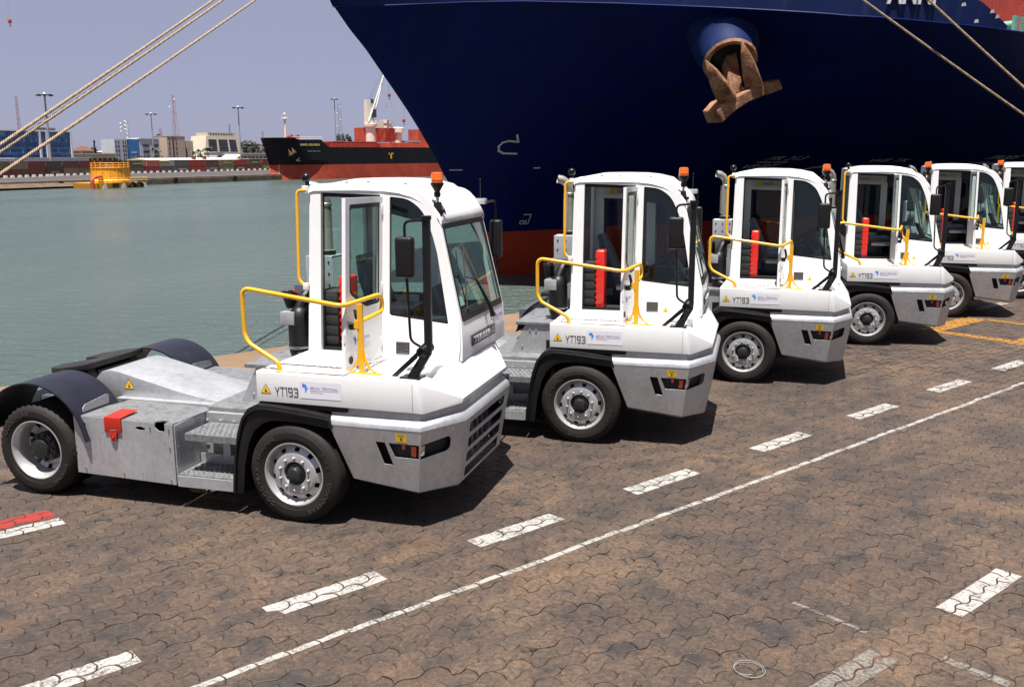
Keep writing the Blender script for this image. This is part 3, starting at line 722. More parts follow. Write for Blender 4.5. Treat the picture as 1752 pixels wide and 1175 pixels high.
# ---- anchor hanging from the bolster: a thing of its own
anc = thing('ship_anchor', 'rusty stockless anchor hanging under the bolster of the blue ship', 'anchor', SW(29.4, 16.9, 5.4))
def anc_obj(name, mb, mat='rust_steel', bevel=0.05):
    me = mb.mesh(name, 40, bevel, 1)
    for v in me.vertices: v.co -= Vector(anc.location)
    return put(name, me, anc, mat)
mb = MB(); mb.xf = lambda p: SW(p.x, p.y, p.z)
cr = [(27.26, 5.03), (27.75, 5.40), (28.75, 5.72), (29.5, 6.0), (30.5, 6.28), (30.7, 6.22), (31.3, 6.41), (31.62, 6.02), (31.3, 5.92), (30.2, 5.68), (29.3, 5.42), (28.5, 5.08), (27.95, 4.78), (27.60, 4.55)]
mb.loft([[(s, 16.55, z) for s, z in cr], [(s, 17.35, z) for s, z in cr]]); anc_obj('crown', mb)
for (tip, b0, b1, nm) in (((28.62, 16.55, 7.75), (29.25, 16.75, 5.9), (30.45, 16.75, 6.2), 0), ((26.43, 16.6, 6.92), (27.55, 16.75, 5.25), (28.7, 16.75, 5.7), 1)):
    mb = MB(); mb.xf = lambda p: SW(p.x, p.y, p.z)
    t, a, b = Vector(tip), Vector(b0), Vector(b1); m = (a + b) / 2; D = Vector((0, 1, 0))
    def sec(k, wd, dp):
        c = m.lerp(t, k); h = (b - a) * 0.5 * wd; return [c - h, c - D * dp, c + h, c + D * dp * 0.6]
    mb.loft([sec(0, 1.0, 0.42), sec(0.35, 0.86, 0.36), sec(0.7, 0.55, 0.25), sec(0.98, 0.06, 0.06)]); anc_obj('fluke', mb, bevel=0.02)
mb = MB(); mb.xf = lambda p: SW(p.x, p.y, p.z)
p0, p1 = Vector((28.95, 17.0, 5.6)), Vector((29.4, 17.75, 7.2)); dd = Vector((0.3, -0.05, 0.1)); ee = Vector((0.12, 0.2, -0.2))
mb.loft([[p - dd - ee, p + dd - ee, p + dd + ee, p - dd + ee] for p in (p0, p1)]); anc_obj('shank', mb)
# ---- ropes and bollards
def rope(name, pts, r, label, group, strand=True):
    pts = [Vector(p) for p in pts]; mb = MB(); a, b = pts; L = (b - a).length; n = int(L / 0.07); d = (b - a).normalized()
    e1 = d.cross(Vector((0, 0, 1))).normalized(); e2 = e1.cross(d)
    for k in range(3):
        ln = []
        for i in range(n + 1):
            t = i / n; sag = -0.10 * 4 * t * (1 - t); an = 2 * math.pi * (t * L / 0.26) + 2 * math.pi * k / 3
            ln.append(a + (b - a) * t + Vector((0, 0, sag)) + (e1 * math.cos(an) + e2 * math.sin(an)) * r * 0.52)
        mb.tube(ln, r * 0.56, 6)
    me = mb.mesh(name, 80, merge=False); o = put(name, me, None, 'rope_fibre'); return tag(o, label, 'mooring rope', group)
BL = SW(-5.0, 7.2, 0.5)
rope('mooring_rope', (SW(-5.0, 7.2, 0.50), SW(18.3, 32.0, 13.15)), 0.038, 'upper of the two touching mooring ropes running up across the sky', 'bow mooring ropes')
rope('mooring_rope', (SW(-4.97, 7.23, 0.43), SW(18.28, 31.85, 12.90)), 0.038, 'lower of the two touching mooring ropes running up across the sky', 'bow mooring ropes')
rope('mooring_rope', (SW(-4.95, 7.2, 0.22), SW(18.1, 30.9, 12.02)), 0.038, 'mooring rope running alone just below the touching pair', 'bow mooring ropes')
rope('mooring_rope', (SW(40.85, 4.01, 0.45), SW(30.79, 13.6, 9.71)), 0.050, 'lower mooring rope crossing the dark hull beside the anchor', 'ropes across the hull')
rope('mooring_rope', (SW(38.4, 3.36, 0.45), SW(32.54, 11.7, 9.65)), 0.050, 'upper mooring rope crossing the hull below the ship name', 'ropes across the hull')
for s, w, lb in ((-5.0, 7.2, 'dark iron bollard on the coping holding the ropes at the left'), (40.85, 4.01, 'farther dark iron bollard on the quay holding a rope of the blue ship'), (38.4, 3.36, 'nearer dark iron bollard on the quay holding a rope of the blue ship')):
    bo = thing('bollard', lb, 'bollard', SW(s, w, 0.012 if w > 5 else -0.011))
    MB().lathe([(0.30, 0), (0.30, 0.04), (0.19, 0.06), (0.16, 0.30), (0.19, 0.42), (0.29, 0.52), (0.28, 0.62), (0.15, 0.68), (0.001, 0.69)], (0, 0, 0), 'z', 24).build('post', 'dark_steel', bo)
# ---- containers on the ship's deck, seen past the end of the bulwark
def container_mesh(L, Wd, H, n):
    mb = MB(); pr = []
    for i in range(n):                                         # corrugated long sides
        x0 = L * i / n; k = L / n; pr += [(x0 + k * 0.1, 0.03), (x0 + k * 0.4, 0.03), (x0 + k * 0.6, 0.0), (x0 + k * 0.9, 0.0)]
    side0 = [(0, 0.03)] + pr + [(L, 0.03)]; loop = side0 + [(x, Wd - y) for x, y in reversed(side0)]
    mb.loft([[(x, y, 0.04 * H) for x, y in loop], [(x, y, 0.96 * H) for x, y in loop]]); return mb
def container_frame(L, Wd, H):
    mb = MB(); e = 0.045 * H
    for x in (0, L - e):
        for y in (-0.01, Wd - e + 0.01): mb.box(x - 0.005, x + e + 0.005, y, y + e, 0, H)
    for z in (0, H - e):
        for y in (-0.008, Wd - e + 0.008): mb.box(e, L - e, y, y + e, z, z + e)
    return mb
CB = container_mesh(6.0, 2.4, 2.5, 16).mesh('container_box', 0); CF = container_frame(6.0, 2.4, 2.5).mesh('container_frame', 0)
for k, (s, w, z, c, lb) in enumerate(((40.0, 12.6, 9.25, 'red', 'red container high on the deck of the blue ship'), (46.2, 12.6, 9.25, 'crimson', 'crimson container on the ship deck behind the red one'))):
    t = thing('deck_container', lb, 'container', SW(s, w, z), math.atan2(QS.y, QS.x), 'containers on the blue ship')
    put('box', CB.copy() if k else CB, t, CONT[c]); put('frame', CF.copy() if k else CF, t, CONT[c])
t = thing('deck_winch', 'pale green mooring winch on the ship deck past the bulwark end', 'winch', SW(40.6, 11.6, 8.23), math.atan2(QS.y, QS.x))
plain('winch_green', (0.12, 0.36, 0.28), 0.6, var=0.3, scale=3)
MB().lathe([(0.34, -0.5), (0.34, -0.46), (0.2, -0.44), (0.2, 0.44), (0.34, 0.46), (0.34, 0.5), (0.001, 0.5)], (0, 0, 0.5), 'y', 18).build('drum', 'winch_green', t)
MB().box(-0.5, 0.5, -0.62, -0.52, 0, 0.85).box(-0.5, 0.5, 0.52, 0.62, 0, 0.85).box(-0.6, 0.6, -0.7, 0.7, 0.0, 0.12).build('bedplate', 'winch_green', t)
t = thing('deck_rail', 'rusty guard rail on the ship deck past the bulwark end', 'railing', SW(38.7, 10.2, 8.23), math.atan2(QS.y, QS.x))
mb = MB()
for k in range(12): mb.cyl((k * 0.9, 0, 0), (k * 0.9, 0, 1.0), 0.025, n=6)
for z in (0.35, 0.68, 1.0): mb.cyl((0, 0, z), (9.9, 0, z), 0.02, n=6)
mb.build('rail_bars', 'ship_deck_red', t)

# ================================================================== TERMINAL TRACTORS
YW = 2.40                                            # overall width over the wheels; x forward from the front axle, y from the right wheel face inwards
def wheel(root, x, y, sgn, rear, steer=0.0, rot=0.0):
    """sgn +1: outer face looks towards -y (right-hand side)"""
    w = bpy.data.objects.new('wheel', None); COL.objects.link(w); w.parent = root; w.location = (x, y, 0.462)
    w.rotation_euler = (0, 0, (0 if sgn > 0 else math.pi) + steer)
    T = WHEEL['rear' if rear else 'front']
    for nm, me, mt in T:
        put(nm, me, w, None if me.materials else mt)
    return w
WHEEL = {}
def tyre_mesh(width, rear):
    n = 80; mb = MB()
    half = [(0.292, 0.030), (0.303, 0.010), (0.318, 0.004), (0.336, 0.002), (0.338, -0.001), (0.372, -0.004), (0.400, -0.002), (0.402, 0.001), (0.424, 0.008), (0.443, 0.020), (0.456, 0.032), (0.462, 0.045)]
    gr = []
    for g in np.linspace(0.075, width - 0.075, 4): gr += [(0.462, g - 0.007), (0.452, g - 0.005), (0.452, g + 0.005), (0.462, g + 0.007)]
    prof = half + gr + [(r, width - t) for r, t in reversed(half)]
    mb.lathe(prof, (0, 0, 0), 'y', n)
    me = mb.mesh('tyre', 30)
    if rear:                                       # shoulder lugs
        for v in me.vertices:
            r = math.hypot(v.co.x, v.co.z); k = int(round(math.atan2(v.co.z, v.co.x) / (2 * math.pi) * n))
            if 0.44 < r and (v.co.y < 0.052 or v.co.y > width - 0.052) and k % 2: f = (r - 0.014) / r; v.co.x *= f; v.co.z *= f; v.co.y += 0.006 if v.co.y < 0.1 else -0.006
    else:
        pass
    for v in me.vertices:                          # the loaded tyre sits flat on the ground
        if v.co.z < -0.4585: v.co.z = -0.4585
    return me
def arc_text(body, rad, ang, h, wd=None, y=-0.0055):
    me = text_mesh(body, 1.0, 0.5, 0, 0.02, 1.15); xs = [v.co.x for v in me.vertices]; ys = [v.co.y for v in me.vertices]; x0, x1, y0, y1 = min(xs), max(xs), min(ys), max(ys)
    k = h / (y1 - y0)
    for v in me.vertices:
        u, t = (v.co.x - (x0 + x1) / 2) * k * (wd or 1.0), rad + (v.co.y - y0) * k; a = R(ang) - u / (rad + h / 2)
        v.co = Vector((t * math.cos(a), y + v.co.z * 0.004, t * math.sin(a)))
    return me
def join_meshes(name, ms):
    bm = bmesh.new()
    for m in ms: bm.from_mesh(m)
    me = bpy.data.meshes.new(name); bm.to_mesh(me); bm.free(); return me
def mk_wheels():
    tf = tyre_mesh(0.275, False); tf.materials.append(MATS['tyre_rubber'])
    LT = [arc_text('GOODYEAR', 0.352, -38, 0.040, 1.25), arc_text('REGIONAL', 0.356, 140, 0.036, 1.1), arc_text('RHS II', 0.356, 25, 0.034, 1.1), arc_text('GOODYEAR', 0.352, 205, 0.040, 1.25)]
    for m_ in LT: m_.materials.clear(); m_.materials.append(MATS['tyre_print'])
    n = 60
    mb = MB()                                       # front rim: flange, well, sloping disc with ten hand holes, bolt face
    prof = [(0.282, 0.055), (0.292, 0.028), (0.301, 0.012), (0.301, 0.006), (0.290, 0.006), (0.276, 0.030), (0.268, 0.050), (0.262, 0.070), (0.250, 0.064), (0.214, 0.040), (0.200, 0.030), (0.186, 0.026), (0.118, 0.026), (0.110, 0.034), (0.108, 0.10)]
    def skip(i, k): return i == 8 and (k % 6) in (1, 2)
    mb.lathe(prof, (0, 0, 0), 'y', n, skip); fr = mb.mesh('rim', 35); fr.materials.append(MATS['wheel_silver'])
    mb = MB(); mb.lathe([(0.26, 0.085), (0.001, 0.095)], (0, 0, 0), 'y', 30)
    mb.lathe([(0.107, 0.09), (0.095, 0.05), (0.072, 0.04), (0.066, 0.005), (0.058, -0.012), (0.038, -0.018), (0.001, -0.019)], (0, 0, 0), 'y', 24); hb = mb.mesh('hub', 35); hb.materials.append(MATS['hub_dark'])
    mb = MB()
    for k in range(10):
        a = 2 * math.pi * k / 10 + 0.31; cx, cz = 0.150 * math.cos(a), 0.150 * math.sin(a)
        mb.lathe([(0.0165, 0.026), (0.0165, 0.020), (0.011, 0.018), (0.010, 0.004), (0.007, -0.001), (0.0005, -0.001)], (cx, 0, cz), 'y', 8)
    nu = mb.mesh('wheel_nut_ring', 30); nu.materials.append(MATS['wheel_silver'])
    WHEEL['front'] = [('tyre', tf, None), *[('sidewall_lettering', m_, None) for m_ in LT], ('rim', fr, None), ('hub', hb, None), ('wheel_nut_ring', nu, None)]
    tr = tyre_mesh(0.255, True); tr.materials.append(MATS['tyre_rubber'])
    tr2 = join_meshes('tyre', [tr]);
    for v in tr2.vertices: v.co.y += 0.29
    tr = join_meshes('tyre', [tr, tr2]); tr.materials.append(MATS['tyre_rubber'])
    for p in tr.polygons: p.use_smooth = True
    mb = MB()                                       # rear rim: deep dish with the disc far inside
    prof = [(0.282, 0.055), (0.292, 0.028), (0.301, 0.012), (0.301, 0.006), (0.290, 0.005), (0.278, 0.030), (0.262, 0.050), (0.250, 0.13), (0.246, 0.185), (0.205, 0.205), (0.190, 0.20), (0.12, 0.20)]
    def skip2(i, k): return i == 8 and (k % 6) in (1, 2)
    mb.lathe(prof, (0, 0, 0), 'y', n, skip2); rr = mb.mesh('rim', 35); rr.materials.append(MATS['wheel_silver'])
    mb = MB(); mb.lathe([(0.25, 0.215), (0.001, 0.22)], (0, 0, 0), 'y', 30)
    mb.lathe([(0.155, 0.21), (0.150, 0.10), (0.130, 0.085), (0.105, 0.080), (0.095, 0.045), (0.05, 0.035), (0.001, 0.035)], (0, 0, 0), 'y', 24)
    for k in range(10):
        a = 2 * math.pi * k / 10; mb.cyl((0.128 * math.cos(a), 0.21, 0.128 * math.sin(a)), (0.128 * math.cos(a), 0.068, 0.128 * math.sin(a)), 0.018, n=8)
    rh = mb.mesh('hub', 35); rh.materials.append(MATS['hub_dark'])
    LT2 = [arc_text('GOODYEAR', 0.352, 128, 0.040, 1.25), arc_text('REGIONAL', 0.356, -40, 0.036, 1.1)]
    for m_ in LT2: m_.materials.clear(); m_.materials.append(MATS['tyre_print'])
    WHEEL['rear'] = [('tyre', tr, None), *[('sidewall_lettering', m_, None) for m_ in LT2], ('rim', rr, None), ('hub', rh, None)]
mk_wheels()

def warn_triangle(root, fn, sz):
    """yellow warning label with dark rim"""
    h = sz * 0.87; tri = lambda k, o: [fn(sz / 2 + (x - sz / 2) * k, h / 3 + (y - h / 3) * k, o) for x, y in ((0, 0), (sz, 0), (sz / 2, h))]
    mb = MB(); mb.poly(tri(1.0, 0.0012)); b = mb.build('warning_triangle', 'print_black', root, 0)
    mb = MB(); mb.poly(tri(0.88, 0.0020)); mb.build('triangle_face', 'label_yellow', b, 0)
    mb = MB(); mb.poly([fn(sz * x, h * y, 0.0027) for x, y in ((0.40, 0.14), (0.62, 0.14), (0.66, 0.22), (0.53, 0.30), (0.55, 0.46), (0.45, 0.52), (0.46, 0.30), (0.38, 0.24))]); mb.build('triangle_symbol', 'print_black', b, 0)
AFRICA = [(0.02, 0.74), (0.06, 0.86), (0.14, 0.96), (0.26, 1.0), (0.40, 0.99), (0.46, 0.93), (0.58, 0.91), (0.66, 0.90), (0.72, 0.78), (0.80, 0.64), (0.84, 0.57), (1.0, 0.57), (0.94, 0.46), (0.82, 0.36), (0.80, 0.26), (0.74, 0.20), (0.70, 0.10), (0.62, 0.01), (0.54, 0.0), (0.50, 0.12), (0.46, 0.28), (0.47, 0.38), (0.42, 0.48), (0.42, 0.55), (0.34, 0.58), (0.20, 0.56), (0.10, 0.60)]
def logo(root, fn, wd, ht, plate_=True):
    """pale sticker: blue Africa outline, company name over a thin rule, town below"""
    par = root
    if plate_:
        mb = MB(); mb.poly([fn(u, v, 0.0012) for u, v in ((0, 0), (wd, 0), (wd, ht), (0, ht))]); par = mb.build('logo_sticker', 'sticker_lilac', root, 0)
    k = ht * 0.46; u0, v0 = wd * 0.05, ht * 0.36
    put('africa_outline', plate_mesh('africa_outline', [(u0 + x * k * 0.85, v0 + y * k * 1.12) for x, y in AFRICA], [], lambda u, v, w: fn(u, v, 0.0022 + w), 0.0006, 0), par, 'africa_blue')
    text_on('company_lettering', 'BENIN TERMINAL', lambda u, v, w: fn(wd * 0.25 + u, ht * 0.56 + v, 0.0022 + w), ht * 0.155, 'print_blue', par, wd * 0.68, 0.0003, shear=0.25)
    strokes('company_rule', [[(wd * 0.25, ht * 0.50), (wd * 0.93, ht * 0.50)]], ht * 0.02, lambda u, v, w: fn(u, v, 0.0022 + w), 'print_red', par, 0.0003)
    text_on('town_lettering', 'COTONOU', lambda u, v, w: fn(wd * 0.26 + u, ht * 0.34 + v, 0.0022 + w), ht * 0.10, 'print_red', par, wd * 0.30, 0.0003)

def yn(z): return 0.955 + (z - 1.30) * 0.086          # right-hand cab wall leans in towards the roof
YF = 2.36                                            # left-hand cab wall
def side_fn(u, v, w): return (u, yn(v) - w, v)
def far_fn(u, v, w): return (u, YF + w, v)
def build_tractor():
    root = thing('terminal_tractor', '', 'terminal tractor', (0, 0, 0))
    A = lambda nm, mb, mat, par=root, bv=0.0, sm=35, seg=2: mb.build(nm, mat, par, sm, bv, seg)
    # ---- wheels (the rear ones are twins)
    wheel(root, 0.0, 0.004, 1, False, steer=R(-1.5)); wheel(root, 0.0, YW - 0.004, -1, False, steer=R(-1.5))
    wheel(root, -2.85, 0.0, 1, True); wheel(root, -2.85, YW, -1, True)
    mb = MB(); mb.cyl((0, 0.12, 0.46), (0, YW - 0.12, 0.46), 0.06).cyl((-2.85, 0.3, 0.46), (-2.85, YW - 0.3, 0.46), 0.10); mb.sphere((-2.85, 1.2, 0.46), 0.26); A('axle', mb, 'hub_dark')
    # ---- chassis rails, cross members, sloping galvanised tunnel, decks
    mb = MB(); mb.box(-3.45, 1.1, 0.78, 0.86, 0.52, 0.80).box(-3.45, 1.1, 1.54, 1.62, 0.52, 0.80)
    for x in (-3.40, -2.2, -1.2, -0.2, 0.8): mb.box(x, x + 0.1, 0.861, 1.539, 0.55, 0.77)
    A('chassis_frame', mb, 'galv_dark', bv=0.006)
    prof = [(-2.74, 1.02), (-2.66, 1.10), (-2.55, 1.125), (-2.42, 1.105), (-2.1, 1.03), (-1.7, 0.935), (-1.28, 0.862)]
    mb = MB(); mb.loft([[(x, 0.80, z) for x, z in prof] + [(-1.28, 0.80, 0.80), (-2.74, 0.80, 0.80)], [(x, 1.60, z) for x, z in prof] + [(-1.28, 1.60, 0.80), (-2.74, 1.60, 0.80)]])
    A('tunnel_plate', mb, 'galvanised', bv=0.012)
    mb = MB(); mb.box(-1.278, -0.30, 0.62, 1.76, 0.82, 0.862); A('deck_plate', mb, 'tread_plate', bv=0.004)
    mb = MB(); mb.box(-1.30, -0.42, 0.56, 0.62, 0.40, 0.82)
    for x in (-1.25, -1.10, -0.95, -0.80, -0.62):
        for z in (0.50, 0.62, 0.74): mb.cyl((x, 0.561, z), (x, 0.548, z), 0.016, n=8)
    A('side_plate', mb, 'galvanised')
    mb = MB(); mb.box(-2.42, -1.28, 0.705, 0.798, 0.83, 0.856); A('rail_cover', mb, 'galvanised', bv=0.004)
    # rear cross member and tail
    mb = MB(); mb.box(-3.62, -3.46, 0.62, 1.78, 0.50, 0.86); A('rear_beam', mb, 'galv_dark', bv=0.01)
    # ---- fifth wheel
    fw = [(-3.30, 1.60), (-3.34, 1.38), (-3.16, 1.31), (-3.05, 1.265), (-3.02, 1.20), (-3.05, 1.135), (-3.16, 1.09), (-3.34, 1.02), (-3.30, 0.80), (-3.14, 0.70), (-2.95, 0.67), (-2.80, 0.72), (-2.76, 0.90), (-2.75, 1.20), (-2.76, 1.50), (-2.80, 1.68), (-2.95, 1.73), (-3.14, 1.70)]
    mb = MB(); tilt = lambda x, z: z + (x + 2.78) * 0.15
    mb.loft([[(x, y, tilt(x, 1.125)) for x, y in fw], [(x, y, tilt(x, 1.185)) for x, y in fw]]); f5 = A('fifth_wheel', mb, 'dark_steel', bv=0.008)
    mb = MB(); mb.prism([(-3.20, 0.82), (-2.72, 0.82), (-2.84, 1.11), (-3.08, 1.06)], 'y', 0.80, 0.92); mb.prism([(-3.20, 0.82), (-2.72, 0.82), (-2.84, 1.11), (-3.08, 1.06)], 'y', 1.48, 1.60)
    mb.box(-3.10, -2.80, 0.925, 1.475, 0.90, 1.08); mb.cyl((-2.92, 0.76, 1.04), (-2.92, 1.64, 1.04), 0.035); A('fifth_wheel_bracket', mb, 'dark_steel', bv=0.006)
    # ---- rear mudguards
    for y0, y1 in ((-0.015, 0.60), (YW - 0.60, YW + 0.015)):
        mb = MB(); ro, ri = [], []
        for a in np.linspace(12, 168, 27): ro.append((-2.85 + 0.625 * math.cos(R(a)), 0.525 + 0.625 * math.sin(R(a)))); ri.append((-2.85 + 0.610 * math.cos(R(a)), 0.525 + 0.610 * math.sin(R(a))))
        ro = [(-2.215, 0.60)] + ro + [(-3.485, 0.60)]; ri = [(-2.235, 0.60)] + ri + [(-3.465, 0.60)]
        mb.prism(ro + ri[::-1], 'y', y0, y1); A('mudguard', mb, 'fender_navy', sm=40)
    # ---- battery / tank boxes
    for sg in (1, -1):
        Y = (lambda y: y) if sg > 0 else (lambda y: YW - y)
        fnb = lambda u, v, w, Y=Y: (u, Y(0.05 - w), v)
        slot1 = rpoly([(-1.70, 0.765), (-1.655, 0.748), (-1.60, 0.752), (-1.575, 0.768), (-1.62, 0.785), (-1.67, 0.785)], 0.012)
        outl = [(-2.40, 0.845), (-2.40, 0.265), (-1.28, 0.232), (-1.28, 0.826), (-1.365, 0.829), (-1.365, 0.765), (-1.385, 0.752), (-1.44, 0.756), (-1.475, 0.785), (-1.475, 0.832)]
        bx = plate('battery_box', outl, [slot1], fnb, 0.012, 'galvanised', root)
        mb = MB(); mb.box(-2.395, -1.285, *sorted((Y(0.075), Y(0.70))), 0.262, 0.26 + 0.01); mb.prism([(-2.395, 0.27), (-1.285, 0.24), (-1.285, 0.70), (-2.395, 0.70)], 'y', *sorted((Y(0.12), Y(0.60)))); A('box_inside', mb, 'interior_dark', bx)
        top = [(-2.40, 0.055), (-1.28, 0.055)] + [] ; top = [(-2.40, 0.058), (-1.475, 0.058), (-1.475, 0.10), (-1.44, 0.135), (-1.375, 0.14), (-1.365, 0.058), (-1.28, 0.058), (-1.24, 0.70), (-2.25, 0.70)]
        put('box_lid', plate_mesh('box_lid', top, [], lambda u, v, w, Y=Y: (u, Y(v), 0.842 - (u + 2.40) * 0.014 + w), 0.012), bx, 'tread_plate')
        mb = MB(); mb.prism([(0.056, 0.24), (0.70, 0.24), (0.70, 0.832), (0.056, 0.818)] if sg > 0 else [(YW - 0.056, 0.24), (YW - 0.70, 0.24), (YW - 0.70, 0.832), (YW - 0.056, 0.818)], 'x', -1.275, -1.262); A('box_end_plate', mb, 'galvanised', bx)
        mb = MB()
        for u, v in ((-2.27, 0.785), (-2.30, 0.315), (-1.86, 0.30), (-1.33, 0.275), (-1.525, 0.785), (-1.32, 0.78), (-1.32, 0.60)): mb.sphere((u, Y(0.036), v), 0.009, 8, 5)
        for y, z in ((0.10, 0.79), (0.10, 0.60), (0.62, 0.78), (0.62, 0.55), (0.62, 0.66)): mb.sphere((-1.258, Y(y), z), 0.010, 8, 5)
        A('bolt_heads', mb, 'chrome', bx)
        mb = MB(); mb.prism([(0.10, 0.85), (0.48, 0.85), (0.48, 0.955), (0.45, 0.965), (0.14, 0.935), (0.10, 0.90)] if sg > 0 else [(YW - 0.10, 0.85), (YW - 0.48, 0.85), (YW - 0.48, 0.955), (YW - 0.45, 0.965), (YW - 0.14, 0.935), (YW - 0.10, 0.90)], 'x', -2.335, -2.328)
        A('mudguard_bracket', mb, 'galvanised')
        if sg > 0:
            mb = MB(); mb.prism([(0.028, 0.706), (0.034, 0.706), (0.034, 0.848), (0.30, 0.866), (0.30, 0.872), (0.028, 0.856)], 'x', -2.035, -1.845)
            rc = A('red_cover', mb, 'red_paint', root, 0.003)
            mb = MB(); mb.prism([(-1.985, 0.706), (-1.895, 0.706), (-1.91, 0.62), (-1.962, 0.628)], 'y', 0.022, 0.030); mb.cyl((-1.935, 0.030, 0.665), (-1.935, 0.010, 0.665), 0.014, n=8); A('cover_latch', mb, 'red_paint', rc)
            strokes('cover_lettering', [[(0, 0), (0.07, 0.008)]], 0.006, lambda u, v, w: (-1.97 + u, 0.0272 - w, 0.726 + v), 'wheel_silver', rc)
        # ---- steps
        for nm, x0, x1, ya, yb, z0, z1 in (('upper_step', -1.19, -0.56, 0.10, 0.52, 0.668, 0.735), ('lower_step', -1.255, -0.66, 0.05, 0.42, 0.315, 0.345)):
            mb = MB(); mb.box(x0, x1, *sorted((Y(ya), Y(yb))), z0, z1); st = mb
            for i in range(int((x1 - x0) / 0.055)):
                for j in range(int((yb - ya) / 0.055)):
                    cx, cy = x0 + 0.035 + i * 0.055 + (j % 2) * 0.022, Y(ya + 0.03 + j * 0.055)
                    if cx > x1 - 0.015: continue
                    st.lathe([(0.015, z1), (0.011, z1 + 0.010), (0.006, z1 + 0.010), (0.005, z1 + 0.001)], (cx, cy, 0), 'z', 7)
            o = A('boarding_step', st, 'tread_plate')
            if nm == 'lower_step':
                for ya_, yb_, za_, zb_ in ((0.036, 0.049, 0.225, 0.33), (0.425, 0.437, 0.33, 0.44)):
                    A('step_riser', MB().box(x0, x1 + 0.01, *sorted((Y(ya_), Y(yb_))), za_, zb_), 'galvanised', o)
        mb = MB(); mb.box(-0.98, -0.90, *sorted((Y(0.40), Y(0.48))), 0.44, 0.668); A('step_post', mb, 'galvanised')
    warn_triangle(root, lambda u, v, w: (-2.385 + u * 0.98, 0.7975 - w, 0.935 + v), 0.125)
    # ---- front mudguards
    for sg in (1, -1):
        Y = (lambda y: y) if sg > 0 else (lambda y: YW - y)
        o_ = [(-0.655, 0.22), (-0.63, 0.50), (-0.575, 0.80), (-0.52, 0.955), (-0.45, 1.05), (-0.35, 1.098), (-0.18, 1.092), (0.10, 1.068), (0.365, 1.032)]
        i_ = [(-0.535, 0.22), (-0.505, 0.50), (-0.450, 0.72), (-0.385, 0.84), (-0.30, 0.915), (-0.20, 0.950), (-0.06, 0.955), (0.14, 0.945), (0.40, 0.915)]
        mb = MB(); mb.prism(o_ + i_[::-1], 'y', *sorted((Y(0.02), Y(0.56)))); fm = A('mudguard', mb, 'black_plastic', bv=0.012)
        mb = MB(); mb.box(-0.52, 0.62, *sorted((Y(0.56), Y(0.585))), 0.30, 1.10); mb.box(-0.36, 0.52, *sorted((Y(0.09), Y(0.56))), 1.06, 1.105); A('wheel_housing', mb, 'black_plastic', fm)
        mb = MB(); mb.tube(arc_path([(-0.62, Y(0.012), 0.24), (-0.585, Y(0.012), 0.66), (-0.48, Y(0.012), 0.98), (-0.34, Y(0.012), 1.062), (-0.1, Y(0.012), 1.050), (0.37, Y(0.012), 1.002)], 0.25), 0.012, 8); A('mudguard_lip', mb, 'black_gloss', fm)
    # ---- bumper: bent galvanised shell
    top = [(0.356, 0.05), (1.245, 0.042), (1.505, 0.50), (1.505, 1.90), (1.245, 2.358), (0.356, 2.35)]
    bot = [(0.545, 0.130), (1.172, 0.135), (1.402, 0.55), (1.402, 1.85), (1.172, 2.265), (0.545, 2.27)]
    zb = [0.440, 0.362, 0.320, 0.320, 0.362, 0.440]; zt = [0.955] * 6
    def shell(k, t, off=0.0):                       # k: corner index (float), t 0 bottom..1 top
        i = min(int(k), 4); f = k - i
        a = Vector((*bot[i], zb[i])).lerp(Vector((*top[i], zt[i])), t); b = Vector((*bot[i + 1], zb[i + 1])).lerp(Vector((*top[i + 1], zt[i + 1])), t)
        p = a.lerp(b, f); d = (Vector(top[i + 1]) - Vector(top[i])).normalized(); n_ = Vector((d.y, -d.x)); return (p.x + n_.x * off, p.y + n_.y * off, p.z)
    def xz(k0, x, z):                               # panel (u, t) of a point given by x, z on the side panel
        t = (z - 0.40) / (0.955 - 0.40); xa = bot[0][0] + (top[0][0] - bot[0][0]) * t; xb = bot[1][0] + (top[1][0] - bot[1][0]) * t
        return (k0 + (x - xa) / (xb - xa), t)
    sideslot = [xz(0, 0.80, 0.825), xz(0, 0.89, 0.825), xz(0, 0.955, 0.615), xz(0, 0.865, 0.615)]
    lampL = [xz(0, 0.925, 0.822), xz(0, 0.975, 0.695), (0.988, 0.545), (0.988, 0.77)]
    th = 0.006
    def panel(nm, out_, holes, par=root): return put(nm, plate_mesh(nm, out_, holes, lambda u, v, w: shell(u, v, w), th, 0), par, 'galvanised')
    bp = panel('bumper', [(0, 0), (1, 0), (1, 1), (0, 1)], [rpoly(sideslot, 0.012), rpoly(lampL, 0.012)])
    chH = [(1.012, 0.77), (1.012, 0.545), (1.60, 0.59), (1.68, 0.63), (1.68, 0.78), (1.62, 0.82)]
    panel('bumper_corner', [(1.0, 0), (2.0, 0), (2.0, 1), (1.0, 1)], [rpoly(chH, [0.0, 0.0, 0.02, 0.04, 0.04, 0.03])], bp)
    mb = MB(); mb.poly([shell(0.97, 0.735, 0.004), shell(0.97, 0.515, 0.004), shell(0.999, 0.515, 0.004), shell(0.999, 0.735, 0.004)]); 
    gh = []
    for za, zb_ in ((0.04, 0.20), (0.27, 0.43), (0.50, 0.66), (0.735, 0.90)):
        gh.append(rpoly([(2.10, zb_), (2.10, za), (2.90, za), (2.90, zb_)], 0.03))
    gr = panel('grille', [(2.004, 0), (2.996, 0), (2.996, 1), (2.004, 1)], gh)
    panel('bumper_corner', [(3.0, 0), (4.0, 0), (4.0, 1), (3.0, 1)], [rpoly([(6 - 1 - u, v) for u, v in chH], 0.02)], bp)
    panel('bumper_side', [(4, 0), (5, 0), (5, 1), (4, 1)], [], bp)
    mb = MB()                                       # rounded top roll and recessed ledge under the cab base
    rings = []
    cen = Vector((0.93, 1.2))
